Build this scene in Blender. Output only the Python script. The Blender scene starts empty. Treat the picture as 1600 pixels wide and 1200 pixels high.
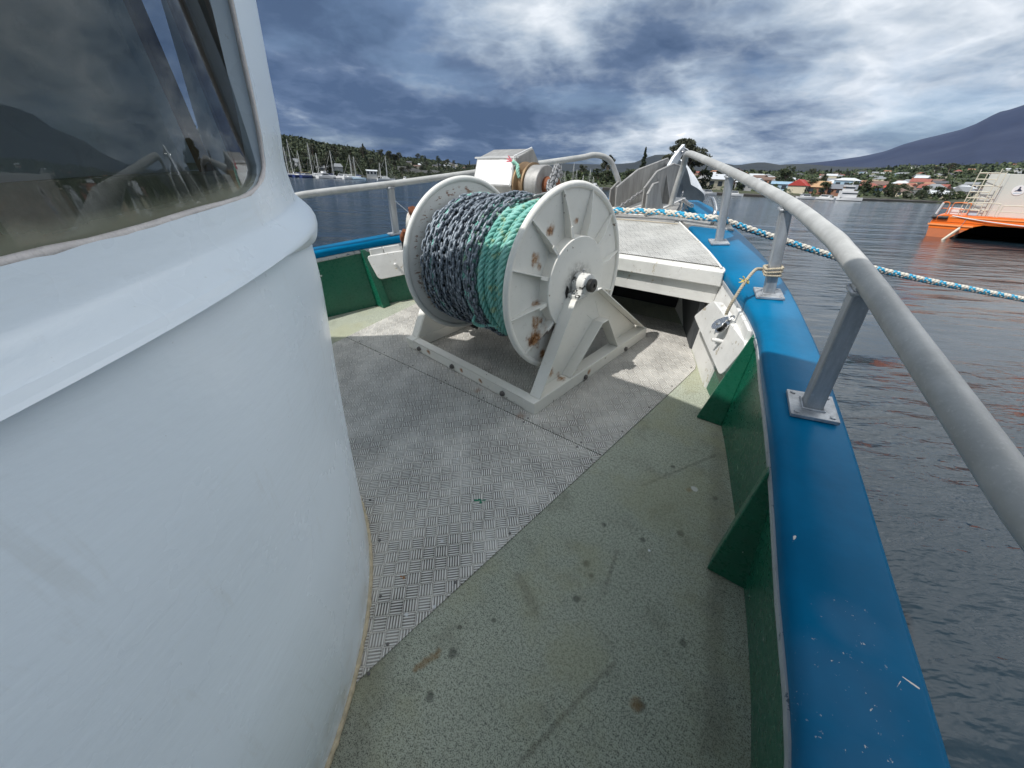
import bpy, math, random
import numpy as np
from mathutils import Vector, Matrix, noise as mnoise
R_ = math.radians
sc = bpy.context.scene
COL = sc.collection
# ---------------------------------------------------------------- camera
cam_d = bpy.data.cameras.new("camera"); cam = bpy.data.objects.new("camera", cam_d); COL.objects.link(cam)
sc.camera = cam
PITCH, ROLL, CH = R_(27.9017), R_(2.4622), 1.45
fwd = Vector((0, math.cos(PITCH), -math.sin(PITCH)))
up0 = Vector((0, math.sin(PITCH), math.cos(PITCH))); rt0 = Vector((1, 0, 0))
rt = rt0*math.cos(ROLL)+up0*math.sin(ROLL); up = up0*math.cos(ROLL)-rt0*math.sin(ROLL)
mw = Matrix((rt, up, -fwd)).transposed().to_4x4(); mw.translation = (0, 0, CH)
cam.matrix_world = mw
cam_d.sensor_width = 36; cam_d.lens = 13.5; cam_d.clip_start = 0.02; cam_d.clip_end = 30000
# ---------------------------------------------------------------- boat frame (u starboard, v towards the bow, w up from the deck)
ES = Vector((0.7852, -0.6191, 0.0098)).normalized()
EN = Vector((-0.0928, -0.1020, 0.9904)); EN = (EN-ES*EN.dot(ES)).normalized()
EB = EN.cross(ES)
BOAT = Matrix((ES, EB, EN)).transposed().to_4x4()
WATER = -1.35
# ---------------------------------------------------------------- sun, sky
SUNDIR = (ES*0.24+EB*0.515-EN*1.0).normalized()      # the way the light travels
sd = bpy.data.lights.new("sun", 'SUN'); sun = bpy.data.objects.new("sun", sd); COL.objects.link(sun)
sd.energy = 2.7; sd.angle = R_(0.6); sd.color = (1.0, 0.98, 0.945)
sun.rotation_euler = SUNDIR.to_track_quat('-Z', 'Y').to_euler(); sun.location = (0, 0, 40)
sc.view_settings.view_transform = 'Standard'; sc.view_settings.look = 'None'
sc.view_settings.gamma = 1; sc.view_settings.exposure = 0.60
world = bpy.data.worlds.new("World"); sc.world = world; world.use_nodes = True
def build_world():
    nt = world.node_tree; nt.nodes.clear(); N = nt.nodes; L = nt.links
    def nd(t, **k):
        n = N.new(t)
        for a, b in k.items(): setattr(n, a, b)
        return n
    def M(op, a, b=None, c=None):
        n = nd('ShaderNodeMath', operation=op)
        for i, x in enumerate((a, b, c)):
            if x is None: continue
            if isinstance(x, (int, float)): n.inputs[i].default_value = x
            else: L.new(x, n.inputs[i])
        return n.outputs[0]
    out = nd('ShaderNodeOutputWorld'); bg = nd('ShaderNodeBackground'); bg.inputs['Strength'].default_value = 0.1
    L.new(bg.outputs[0], out.inputs[0])
    sky = nd('ShaderNodeTexSky', sky_type='NISHITA', sun_disc=False)
    toS = -SUNDIR
    sky.sun_elevation = math.asin(toS.z); sky.sun_rotation = math.atan2(toS.x, toS.y)
    tc = nd('ShaderNodeTexCoord'); sep = nd('ShaderNodeSeparateXYZ'); L.new(tc.outputs['Generated'], sep.inputs[0])
    X, Y, Z = sep.outputs
    zz = M('ADD', M('MAXIMUM', Z, 0.0), 0.20)
    cx = nd('ShaderNodeCombineXYZ')
    L.new(M('DIVIDE', X, zz), cx.inputs[0]); L.new(M('DIVIDE', Y, zz), cx.inputs[1]); cx.inputs[2].default_value = 3.3
    def noi(scale, det, rough, dist, off=0.0):
        n = nd('ShaderNodeTexNoise', noise_dimensions='3D'); mp = nd('ShaderNodeMapping')
        mp.inputs['Location'].default_value = (off, off*0.7, off*1.3)
        L.new(cx.outputs[0], mp.inputs[0]); L.new(mp.outputs[0], n.inputs['Vector'])
        n.inputs['Scale'].default_value = scale; n.inputs['Detail'].default_value = det
        n.inputs['Roughness'].default_value = rough; n.inputs['Distortion'].default_value = dist
        return n.outputs['Fac']
    big = noi(0.6, 3, 0.5, 0.3, 4.2); mid = noi(1.1, 10, 0.62, 0.35, 1.7); fine = noi(5.2, 10, 0.70, 0.6, 7.1)
    def blob(dv, s):     # soft bump around a direction
        v = Vector(dv).normalized()
        d = nd('ShaderNodeVectorMath', operation='DOT_PRODUCT'); L.new(tc.outputs['Generated'], d.inputs[0]); d.inputs[1].default_value = v
        nrm = nd('ShaderNodeVectorMath', operation='LENGTH'); L.new(tc.outputs['Generated'], nrm.inputs[0])
        q = M('SUBTRACT', 1.0, M('DIVIDE', d.outputs['Value'], nrm.outputs['Value']))
        return M('POWER', 2.718, M('MULTIPLY', q, -1.0/s))
    vo = nd('ShaderNodeTexVoronoi', feature='F1'); wp = nd('ShaderNodeTexNoise'); L.new(cx.outputs[0], wp.inputs['Vector']); wp.inputs['Scale'].default_value = 2.2; wp.inputs['Detail'].default_value = 5
    va = nd('ShaderNodeVectorMath', operation='MULTIPLY_ADD'); L.new(wp.outputs['Color'], va.inputs[0]); va.inputs[1].default_value = (.55, .55, .55); L.new(cx.outputs[0], va.inputs[2])
    L.new(va.outputs[0], vo.inputs['Vector']); vo.inputs['Scale'].default_value = 1.6; vo.inputs['Detail'].default_value = 4; vo.inputs['Roughness'].default_value = .55
    puff = M('SUBTRACT', 0.62, M('MULTIPLY', vo.outputs['Distance'], 0.9))
    dens = M('ADD', M('MULTIPLY', big, 0.62), M('ADD', M('MULTIPLY', mid, 0.58), M('ADD', M('MULTIPLY', puff, 0.38), M('MULTIPLY', fine, 0.22))))
    # thick dark bank towards the left, thin bright layer to the right and round the gap in the middle
    def px(x, y): return tuple(rt*((x-800)/600)+up*((600-y)/600)+fwd)
    dens = M('ADD', M('MULTIPLY', dens, 0.80), 0.30)
    for x, y, s, k in ((560, 100, .018, .19), (430, 40, .03, .13), (740, 165, .006, .16), (700, 215, .003, .05), (1000, 20, .006, .08), (1180, 225, .003, .07), (900, 225, .003, .05)):
        dens = M('ADD', dens, M('MULTIPLY', blob(px(x, y), s), k))
    for x, y, s, k in ((848, 12, .0004, .10), (885, 62, .0005, .14), (915, 100, .0005, .10), (975, 140, .0012, .10), (1330, 120, .006, .05), (1060, 175, .004, .12), (560, 190, .0015, .12), (470, 175, .001, .08), (690, 235, .001, .10), (1150, 240, .0012, .12)):
        dens = M('SUBTRACT', dens, M('MULTIPLY', blob(px(x, y), s), k))
    dens = M('SUBTRACT', dens, M('MULTIPLY', blob((0.62, 0.72, 0.24), 0.14), 0.07))
    dens = M('SUBTRACT', dens, M('MULTIPLY', blob((0.9, -0.15, 0.5), 0.22), 0.30))
    dens = M('SUBTRACT', dens, M('MULTIPLY', blob((0.62, 0.40, 0.70), 0.10), 0.30))
    dens = M('SUBTRACT', dens, M('MULTIPLY', blob(tuple(toS), 0.25), 0.32))
    ramp = nd('ShaderNodeValToRGB'); L.new(dens, ramp.inputs[0]); cr = ramp.color_ramp
    stops = [(0.28, (15.0, 15.2, 15.4)), (0.46, (6.2, 6.5, 6.8)), (0.57, (4.3, 4.75, 5.2)), (0.66, (2.9, 3.45, 4.1)), (0.74, (1.75, 2.2, 2.85)), (0.83, (0.86, 1.24, 1.95)), (0.94, (0.52, 0.82, 1.40))]
    cr.elements[0].position, cr.elements[0].color = stops[0][0], (*[c/16 for c in stops[0][1]], 1)
    cr.elements[1].position, cr.elements[1].color = stops[-1][0], (*[c/16 for c in stops[-1][1]], 1)
    for p, c in stops[1:-1]:
        e = cr.elements.new(p); e.color = (*[q/16 for q in c], 1)
    sc10 = nd('ShaderNodeVectorMath', operation='SCALE'); L.new(ramp.outputs[0], sc10.inputs[0]); sc10.inputs['Scale'].default_value = 16.0
    gap = M('MULTIPLY', M('GREATER_THAN', 2.0, 1.0), 1.0)
    mr = nd('ShaderNodeMapRange', interpolation_type='SMOOTHSTEP'); L.new(M('ADD', M('MULTIPLY', noi(0.8, 6, 0.55, 0.4, 11.3), 1.0), M('MULTIPLY', fine, 0.15)), mr.inputs[0])
    mr.inputs[1].default_value = 0.62; mr.inputs[2].default_value = 0.78; mr.inputs[3].default_value = 0.0; mr.inputs[4].default_value = 0.30
    mix = nd('ShaderNodeMix', data_type='RGBA'); L.new(mr.outputs[0], mix.inputs[0])
    L.new(sc10.outputs[0], mix.inputs[6]); L.new(sky.outputs[0], mix.inputs[7])
    L.new(mix.outputs[2], bg.inputs['Color'])
build_world(); world.cycles.sampling_method = 'MANUAL'; world.cycles.sample_map_resolution = 512
# ---------------------------------------------------------------- helpers
def tag(o, label=None, cat=None, group=None, kind=None):
    if label: o['label'] = label
    if cat: o['category'] = cat
    if group: o['group'] = group
    if kind: o['kind'] = kind
    return o
ROOT = {}
def thing(name, label, cat, M=None, group=None):
    o = bpy.data.objects.new(name, None); o.empty_display_size = 0.1; COL.objects.link(o)
    M = M.copy() if M is not None else Matrix.Identity(4)
    o.matrix_world = M; ROOT[o.name] = M
    return tag(o, label, cat, group)
def frame(u, v, w, rz=0.0):          # a frame standing in the boat
    return BOAT @ Matrix.Translation((u, v, w)) @ Matrix.Rotation(rz, 4, 'Z')
def T(x, y, z, rz=0.0): return Matrix.Translation((x, y, z)) @ Matrix.Rotation(rz, 4, 'Z')
class MB:
    def __init__(s): s.v = []; s.f = []; s.mi = []
    def add(s, vs, fs, m=0):
        o = len(s.v); s.v += [tuple(p) for p in vs]; s.f += [tuple(i+o for i in f) for f in fs]; s.mi += [m]*len(fs); return s
    def box(s, lo, hi, X=None, m=0):
        x0, y0, z0 = lo; x1, y1, z1 = hi
        vs = [Vector(p) for p in ((x0,y0,z0),(x1,y0,z0),(x1,y1,z0),(x0,y1,z0),(x0,y0,z1),(x1,y0,z1),(x1,y1,z1),(x0,y1,z1))]
        if X is not None: vs = [X @ p for p in vs]
        return s.add(vs, [(0,3,2,1),(4,5,6,7),(0,1,5,4),(1,2,6,5),(2,3,7,6),(3,0,4,7)], m)
    def hexa(s, a, b, m=0):          # two quads of 4 points each, joined
        return s.add([Vector(p) for p in a]+[Vector(p) for p in b], [(3,2,1,0),(4,5,6,7),(0,1,5,4),(1,2,6,5),(2,3,7,6),(3,0,4,7)], m)
    def prism(s, pts, off, m=0):     # 3d polygon swept by off
        n = len(pts); off = Vector(off); a = [Vector(p) for p in pts]
        return s.add(a+[p+off for p in a], [tuple(range(n-1, -1, -1)), tuple(range(n, 2*n))]+[(i, (i+1) % n, (i+1) % n+n, i+n) for i in range(n)], m)
    def tube(s, path, r, seg=10, caps=True, m=0, closed=False, roll0=None):
        P = [Vector(p) for p in path]; n = len(P); vs = []; fs = []
        rr = r if hasattr(r, '__len__') else [r]*n
        nrm = None
        for i, p in enumerate(P):
            if closed: t = (P[(i+1) % n]-P[i-1])
            else: t = P[min(i+1, n-1)]-P[max(i-1, 0)]
            t.normalize()
            if nrm is None:
                nrm = Vector(roll0) if roll0 else (Vector((0, 0, 1)) if abs(t.z) < 0.9 else Vector((1, 0, 0)))
            nrm = (nrm-t*nrm.dot(t)).normalized(); b = t.cross(nrm)
            for k in range(seg):
                a = 2*math.pi*k/seg; vs.append(p+(nrm*math.cos(a)+b*math.sin(a))*rr[i])
        for i in range(n if closed else n-1):
            j = (i+1) % n
            for k in range(seg):
                k2 = (k+1) % seg; fs.append((i*seg+k, i*seg+k2, j*seg+k2, j*seg+k))
        if caps and not closed: fs += [tuple(range(seg-1, -1, -1)), tuple((n-1)*seg+k for k in range(seg))]
        return s.add(vs, fs, m)
    def lathe(s, prof, c, ax, seg=24, m=0, cap=True):   # prof: (along, radius)
        c = Vector(c); ax = Vector(ax).normalized(); a = Vector((0, 0, 1)) if abs(ax.z) < .9 else Vector((0, 1, 0))
        e1 = (a-ax*a.dot(ax)).normalized(); e2 = ax.cross(e1); vs = []; fs = []
        for (h, r) in prof:
            for k in range(seg):
                t = 2*math.pi*k/seg; vs.append(c+ax*h+(e1*math.cos(t)+e2*math.sin(t))*r)
        for i in range(len(prof)-1):
            for k in range(seg):
                k2 = (k+1) % seg; fs.append((i*seg+k, i*seg+k2, (i+1)*seg+k2, (i+1)*seg+k))
        if cap: fs += [tuple(range(seg-1, -1, -1)), tuple((len(prof)-1)*seg+k for k in range(seg))]
        return s.add(vs, fs, m)
    def grid(s, rows, m=0, flip=False):
        n = len(rows[0]); vs = [p for r in rows for p in r]; fs = []
        for i in range(len(rows)-1):
            for k in range(n-1):
                f = (i*n+k, i*n+k+1, (i+1)*n+k+1, (i+1)*n+k); fs.append(f[::-1] if flip else f)
        return s.add(vs, fs, m)
    def build(s, name, mats, parent=None, space=None, bevel=0, smooth=None, bseg=2, label=None):
        me = bpy.data.meshes.new(name)
        vs = s.v
        PM = ROOT.get(parent.name, Matrix.Identity(4)) if parent else Matrix.Identity(4)
        if space is not None:
            X = PM.inverted() @ space
            A = np.array(X); V = np.array([tuple(p) for p in vs]); V = V @ A[:3, :3].T+A[:3, 3]; vs = V.tolist()
        me.from_pydata([tuple(p) for p in vs], [], s.f); me.validate()
        mats = mats if isinstance(mats, (list, tuple)) else [mats]
        for m in mats: me.materials.append(m)
        if len(mats) > 1 and len(me.polygons) == len(s.mi): me.polygons.foreach_set('material_index', s.mi)
        o = bpy.data.objects.new(name, me); COL.objects.link(o)
        if parent: o.parent = parent; ROOT[o.name] = PM
        if smooth is not None:
            me.polygons.foreach_set('use_smooth', [True]*len(me.polygons))
            if smooth < 180: me.set_sharp_from_angle(angle=R_(smooth))
        if bevel:
            b = o.modifiers.new('bevel', 'BEVEL'); b.width = bevel; b.segments = bseg; b.limit_method = 'ANGLE'; b.angle_limit = R_(35); b.harden_normals = True
            if smooth is None:
                me.polygons.foreach_set('use_smooth', [True]*len(me.polygons)); me.set_sharp_from_angle(angle=R_(60))
        if label: o['label'] = label
        return o
def hermite(pts):
    xs = [p[0] for p in pts]; ys = [p[1] for p in pts]; n = len(xs)
    m = [0]*n
    for i in range(n):
        a = max(i-1, 0); b = min(i+1, n-1); m[i] = (ys[b]-ys[a])/(xs[b]-xs[a])
    def f(x):
        if x <= xs[0]: return ys[0]
        if x >= xs[-1]: return ys[-1]
        i = max(k for k in range(n) if xs[k] <= x); i = min(i, n-2)
        h = xs[i+1]-xs[i]; t = (x-xs[i])/h
        return (2*t**3-3*t*t+1)*ys[i]+(t**3-2*t*t+t)*h*m[i]+(-2*t**3+3*t*t)*ys[i+1]+(t**3-t*t)*h*m[i+1]
    return f
def spline(pts, n):                 # smooth 3d path through points
    P = [Vector(p) for p in pts]; out = []
    for i in range(len(P)-1):
        a, b, c, d = P[max(i-1, 0)], P[i], P[i+1], P[min(i+2, len(P)-1)]
        for k in range(n):
            t = k/n; out.append(0.5*((2*b)+(c-a)*t+(2*a-5*b+4*c-d)*t*t+(-a+3*b-3*c+d)*t**3))
    out.append(P[-1]); return out
def resample(path, step):
    out = [path[0].copy()]; acc = 0
    for a, b in zip(path, path[1:]):
        L = (b-a).length
        while acc+L >= step:
            t = (step-acc)/L; a = a.lerp(b, t); out.append(a.copy()); L = (b-a).length; acc = 0
        acc += L
    return out
# ---------------------------------------------------------------- materials
class NT:
    def __init__(s, name):
        s.m = bpy.data.materials.new(name); s.m.use_nodes = True; s.t = s.m.node_tree; s.b = s.t.nodes['Principled BSDF']; s._c = None
    def n(s, t, **k):
        n = s.t.nodes.new(t)
        for a, b in k.items(): setattr(n, a, b)
        return n
    def l(s, a, b): s.t.links.new(a, b)
    def M(s, op, a, b=None, c=None, clamp=False):
        n = s.n('ShaderNodeMath', operation=op, use_clamp=clamp)
        for i, x in enumerate((a, b, c)):
            if x is None: continue
            if isinstance(x, (int, float)): n.inputs[i].default_value = x
            else: s.l(x, n.inputs[i])
        return n.outputs[0]
    @property
    def co(s):
        if s._c is None: s._c = s.n('ShaderNodeTexCoord').outputs['Object']
        return s._c
    def mapping(s, scale=(1, 1, 1), rot=(0, 0, 0), loc=(0, 0, 0)):
        n = s.n('ShaderNodeMapping'); s.l(s.co, n.inputs[0])
        n.inputs['Scale'].default_value = scale; n.inputs['Rotation'].default_value = rot; n.inputs['Location'].default_value = loc
        return n.outputs[0]
    def noise(s, scale, det=4, rough=.55, vec=None, dist=0):
        n = s.n('ShaderNodeTexNoise'); s.l(vec if vec is not None else s.co, n.inputs['Vector'])
        n.inputs['Scale'].default_value = scale; n.inputs['Detail'].default_value = det; n.inputs['Roughness'].default_value = rough
        n.inputs['Distortion'].default_value = dist; return n.outputs['Fac']
    def voro(s, scale, vec=None, feature='F1', out='Distance'):
        n = s.n('ShaderNodeTexVoronoi', feature=feature); s.l(vec if vec is not None else s.co, n.inputs['Vector']); n.inputs['Scale'].default_value = scale
        return n.outputs[out]
    def rng(s, x, a, b, lo=0., hi=1., smooth=True):
        n = s.n('ShaderNodeMapRange', interpolation_type='SMOOTHSTEP' if smooth else 'LINEAR'); s.l(x, n.inputs[0])
        for i, q in enumerate((a, b, lo, hi)): n.inputs[i+1].default_value = q
        return n.outputs[0]
    def mix(s, f, a, b):
        n = s.n('ShaderNodeMix', data_type='RGBA')
        if isinstance(f, (int, float)): n.inputs[0].default_value = f
        else: s.l(f, n.inputs[0])
        for i, x in ((6, a), (7, b)):
            if isinstance(x, tuple): n.inputs[i].default_value = (*x[:3], 1)
            else: s.l(x, n.inputs[i])
        return n.outputs[2]
    def bump(s, h, strength=.3, dist=.01, prev=None):
        n = s.n('ShaderNodeBump'); s.l(h, n.inputs['Height']); n.inputs['Strength'].default_value = strength; n.inputs['Distance'].default_value = dist
        if prev is not None: s.l(prev, n.inputs['Normal'])
        return n.outputs[0]
    def spot(s, p, r, soft=.5, warp=.25, ns=30.):      # irregular spot of radius r round a point
        if not hasattr(s, '_w'): s._w = {}
        if ns not in s._w:
            n = s.n('ShaderNodeTexNoise'); s.l(s.co, n.inputs['Vector']); n.inputs['Scale'].default_value = ns; n.inputs['Detail'].default_value = 3
            s._w[ns] = n.outputs['Fac']
        d = s.n('ShaderNodeVectorMath', operation='DISTANCE'); s.l(s.co, d.inputs[0]); d.inputs[1].default_value = p
        x = s.M('ADD', s.M('DIVIDE', d.outputs['Value'], r), s.M('MULTIPLY', s.M('SUBTRACT', s._w[ns], .5), warp*8))
        return s.rng(x, 1.0, 1.0-soft)
    def streak(s, a, b, r, soft=.6, ns=30.):           # irregular streak from a to b
        a = Vector(a); b = Vector(b); d = b-a; L2 = d.length_squared
        v = s.n('ShaderNodeVectorMath', operation='SUBTRACT'); s.l(s.co, v.inputs[0]); v.inputs[1].default_value = a
        dt = s.n('ShaderNodeVectorMath', operation='DOT_PRODUCT'); s.l(v.outputs[0], dt.inputs[0]); dt.inputs[1].default_value = d
        t = s.M('DIVIDE', dt.outputs['Value'], L2, clamp=True)
        sc_ = s.n('ShaderNodeVectorMath', operation='SCALE'); sc_.inputs[0].default_value = d; s.l(t, sc_.inputs['Scale'])
        ds = s.n('ShaderNodeVectorMath', operation='DISTANCE'); s.l(v.outputs[0], ds.inputs[0]); s.l(sc_.outputs[0], ds.inputs[1])
        if not hasattr(s, '_w'): s._w = {}
        if ns not in s._w: s._w[ns] = s.noise(ns, 3)
        x = s.M('ADD', s.M('DIVIDE', ds.outputs['Value'], r), s.M('MULTIPLY', s.M('SUBTRACT', s._w[ns], .5), 2.0))
        return s.rng(x, 1.0, 1.0-soft)
    def mx(s, items):
        o = items[0]
        for i in items[1:]: o = s.M('MAXIMUM', o, i)
        return o
    def fin(s, col=None, rough=None, metal=None, normal=None, **kw):
        b = s.b
        for key, x in (('Base Color', col), ('Roughness', rough), ('Metallic', metal), ('Normal', normal)):
            if x is None: continue
            if isinstance(x, tuple): b.inputs[key].default_value = (*x[:3], 1)
            elif isinstance(x, (int, float)): b.inputs[key].default_value = x
            else: s.l(x, b.inputs[key])
        for k, x in kw.items(): b.inputs[k.replace('_', ' ')].default_value = x
        return s.m
def plain(name, col, rough=.5, metal=0., vary=.12, scale=6., bump=0., bscale=60.):
    t = NT(name); n = t.noise(scale, 5)
    d = tuple(c*(1-vary) for c in col); e = tuple(min(1, c*(1+vary)) for c in col)
    nm = t.bump(t.noise(bscale, 3), bump, .01) if bump else None
    return t.fin(t.mix(n, d, e), t.rng(n, 0, 1, rough*.85, min(1, rough*1.15)), metal, nm)
RUST = (.26, .095, .03)
def paint(name, col, rough=.38, dirt=.25, dirtcol=(.30, .27, .21), bump=.08, bscale=25, rust=0., chips=0., chipcol=(.7, .68, .62)):
    t = NT(name); n = t.noise(3.5, 6, .6); f = t.noise(38, 5, .65)
    c = t.mix(t.rng(n, .42, .75, 0, dirt), col, tuple(a*.5+b*.5 for a, b in zip(col, dirtcol)))
    c = t.mix(t.rng(f, .60, .72, 0, dirt*.8), c, dirtcol)
    if chips:
        c = t.mix(t.rng(t.M('ADD', t.noise(22, 5, .7), t.M('MULTIPLY', n, .3)), .84-chips*.2, .86-chips*.2), c, chipcol)
    if rust:
        c = t.mix(t.rng(t.M('ADD', t.noise(11, 6, .7), t.M('MULTIPLY', n, .35)), .86-rust*.2, .94-rust*.2), c, RUST)
    nm = t.bump(t.noise(bscale, 3), bump, .004)
    return t.fin(c, t.rng(f, .3, .7, rough*.8, rough*1.35), 0, nm)
MAT = {}
# --- house paint: brushed bluish white enamel, thin runs
t = NT('house_paint')
br = t.noise(1.0, 4, .6, t.mapping((14, 14, 60))); big = t.noise(2.2, 5, .6); sp = t.noise(90, 3, .6)
c = t.mix(t.rng(big, .35, .75, 0, .5), (.75, .83, .89), (.69, .77, .835))
c = t.mix(t.rng(t.noise(1, 5, .65, t.mapping((20, 20, 1.6))), .59, .72, 0, .20), c, (.52, .53, .50))
c = t.mix(t.rng(sp, .72, .76, 0, .3), c, (.33, .33, .3))
c = t.mix(t.rng(t.noise(1, 5, .7, t.mapping((3.5, 3.5, 40))), .58, .74, 0, .14), c, (.60, .62, .60))
sx = t.n('ShaderNodeSeparateXYZ'); t.l(t.co, sx.inputs[0])
lowd = t.M('MULTIPLY', t.rng(sx.outputs[2], .22, .0, 0, 1), t.rng(t.noise(7, 6, .7), .40, .62))
c = t.mix(t.M('MULTIPLY', lowd, .6), c, (.40, .38, .31))
scr = t.mx([t.streak((-.62, .30, .42), (-.585, .16, .30), .004, .8, 60), t.streak((-.71, .40, .75), (-.70, .385, .70), .004, .6, 60), t.streak((-.80, .36, .18), (-.76, .30, .08), .003, .6, 60), t.spot((-.60, .20, .8), .006, .4, .1, 60), t.spot((-.9, .47, .95), .005, .4, .1, 60)])
c = t.mix(t.M('MULTIPLY', scr, .6), c, (.36, .37, .36))
MAT['house'] = t.fin(c, t.rng(big, .3, .7, .20, .34), 0, t.bump(t.M('ADD', t.M('MULTIPLY', br, .6), t.M('MULTIPLY', big, 3)), .22, .006))
MAT['sealant'] = plain('sealant', (.52, .44, .30), .7, 0, .55, 45, .5, 90)
MAT['gasket'] = plain('window_putty', (.62, .58, .56), .6, 0, .25, 30, .4, 60)
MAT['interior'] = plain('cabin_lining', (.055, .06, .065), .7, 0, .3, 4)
MAT['timber_in'] = plain('cabin_timber', (.20, .11, .05), .5, 0, .3, 9)
MAT['dash'] = plain('dash_top', (.42, .44, .34), .8, 0, .5, 14, .3)
MAT['cloth_dark'] = plain('dark_curtain', (.20, .21, .23), .9, 0, .3, 12)
# --- green non-slip deck
t = NT('green_deck')
gr = t.noise(265, 3, .85); g2 = t.noise(95, 4, .6); big = t.noise(1.6, 6, .6); md = t.noise(7, 5, .65)
c = t.mix(t.rng(big, .35, .7), (.40, .425, .335), (.47, .49, .39))
c = t.mix(t.rng(md, .5, .75, 0, .5), c, (.20, .20, .14))
c = t.mix(t.rng(t.M('ADD', t.M('MULTIPLY', gr, .75), t.M('MULTIPLY', g2, .25)), .49, .57, 0, .9), c, (.05, .058, .048))
c = t.mix(t.rng(gr, .36, .30, 0, .4), c, (.36, .39, .32))
dk = t.mx([t.spot(p, r, .6, .05, 60) for p, r in [((-.37,1.0,0),.02),((-.56,.46,0),.022),((-.33,.86,0),.018),((-.53,.335,0),.018),((-.33,.97,0),.014),((-.02,.71,0),.022),((-.6,.53,0),.012),((-.24,1.23,0),.016),((-.07,1.62,0),.016),((-.1,.42,0),.05),((-.4,1.2,0),.014),((-.52,.62,0),.012),((-.13,1.35,0),.02),((.02,.95,0),.016),((-.29,1.7,0),.015),((.1,.5,0),.03),((-.2,.3,0),.02)]])
c = t.mix(t.M('MULTIPLY', dk, .6), c, (.03, .032, .028))
st = t.mx([t.streak((-.13, .76, 0), (-.22, .40, 0), .011, .6, 60), t.streak((-.30, 1.12, 0), (-.27, .98, 0), .012, .9, 60), t.streak((-.55, .80, 0), (-.42, .73, 0), .03, .9, 60), t.streak((-.36,1.5,0),(-.15,1.9,0),.012,.9,60)])
c = t.mix(t.M('MULTIPLY', st, .34), c, (.05, .048, .038))
ru = t.mx([t.streak((-.60, .43, 0), (-.62, .355, 0), .017, .9, 60), t.spot((-.03, .705, 0), .028, .8, .1, 60), t.spot((-.18, 1.6, 0), .02, .8, .1, 60)])
c = t.mix(t.M('MULTIPLY', ru, .6), c, (.22, .12, .03))
bw = t.mx([t.streak((-.74, .28, 0), (-.52, .02, 0), .11, .9, 9), t.streak((.17, .76, 0), (.02, 1.3, 0), .05, .9, 9), t.streak((-.2, 2.2, 0), (.0, 1.4, 0), .07, .9, 9)])
c = t.mix(t.M('MULTIPLY', bw, .32), c, (.11, .10, .07))
pe = t.mx([t.spot((-.16, 1.62, 0), .017, .3, .12, 60), t.spot((-.2, 1.2, 0), .006, .3, .1, 60), t.spot((-.06, 1.95, 0), .008, .3, .1, 60)])
c = t.mix(pe, c, (.7, .7, .7))
# worn yellow-green towards the bow where the paint has thinned
c = t.mix(t.M('MULTIPLY', t.rng(t.noise(2.6, 4, .6, t.mapping(loc=(3, 1, 0))), .45, .62), .35), c, (.34, .33, .19))
MAT['green_deck'] = t.fin(c, t.rng(gr, .4, .6, .8, .95), 0, t.bump(t.M('ADD', t.M('MULTIPLY', gr, .8), g2), .55, .004))
# --- five bar tread plate
def treadplate(name, tile=.051, angle=45., base=(.74, .705, .64), bar=(.86, .845, .80), dirt=(.42, .365, .305), dirtamt=.95):
    t = NT(name); mp = t.mapping((1/tile, 1/tile, 1), (0, 0, R_(angle)))
    s = t.n('ShaderNodeSeparateXYZ'); t.l(mp, s.inputs[0])
    fx = t.M('FRACT', s.outputs[0]); fy = t.M('FRACT', s.outputs[1])
    par = t.M('MODULO', t.M('ADD', t.M('ADD', t.M('FLOOR', s.outputs[0]), t.M('FLOOR', s.outputs[1])), 1000.), 2.0)
    par = t.M('GREATER_THAN', par, .5)
    def sel(a, b): return t.M('ADD', t.M('MULTIPLY', par, a), t.M('MULTIPLY', t.M('SUBTRACT', 1., par), b))
    al = sel(fx, fy); ac = sel(fy, fx)
    A = t.M('ABSOLUTE', t.M('SUBTRACT', al, .5))
    win = t.rng(A, .49, .40)
    # bars taper to points at their ends
    wv = t.M('ABSOLUTE', t.M('SUBTRACT', t.M('FRACT', t.M('MULTIPLY', ac, 5.)), .5))
    wid = t.M('MULTIPLY', t.rng(A, .50, .30), .26)
    barm = t.M('MULTIPLY', win, t.rng(t.M('SUBTRACT', wid, wv), -.02, .12))
    wear = t.noise(5, 6, .6); fn = t.noise(120, 4, .7); blot = t.noise(1.3, 5, .6)
    c = t.mix(t.rng(wear, .3, .7), base, tuple(x*.78 for x in base))
    c = t.mix(t.rng(blot, .42, .70, 0, dirtamt*.28), c, dirt)
    # grime round the bars, with the shadow in the grooves painted in
    gm = t.M('MULTIPLY', t.rng(t.M('SUBTRACT', wv, wid), .02, .10), t.M('MULTIPLY', win, t.rng(wear, .25, .7, .45, 1.)))
    c = t.mix(t.M('MULTIPLY', gm, dirtamt), c, tuple(x*.10 for x in dirt))
    c = t.mix(t.M('MULTIPLY', barm, t.rng(fn, .25, .7, .5, .95)), c, bar)
    c = t.mix(t.rng(t.noise(70, 4, .7), .67, .72, 0, .6), c, tuple(x*.5 for x in dirt))
    return t, c, barm, fn
t, c, barm, fn = treadplate('tread_plate')
gs = t.mx([t.streak((-.935, .96, 0), (-.90, .985, 0), .010, .4, 60), t.spot((-.905, .965, 0), .012, .4, .1, 60)])
c = t.mix(gs, c, (.02, .20, .11))
c = t.mix(t.streak((-.90, .52, 0), (-.915, .515, 0), .009, .4, 60), c, (.35, .16, .05))
ws = t.mx([t.spot(p, .011, .4, .1, 60) for p in [(-.95, 1.25, 0), (-.62, 1.28, 0), (-.78, .44, 0), (-.72, .52, 0), (-.9, .72, 0), (-1.2, 1.1, 0)]])
c = t.mix(ws, c, (.75, .75, .75))
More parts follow.
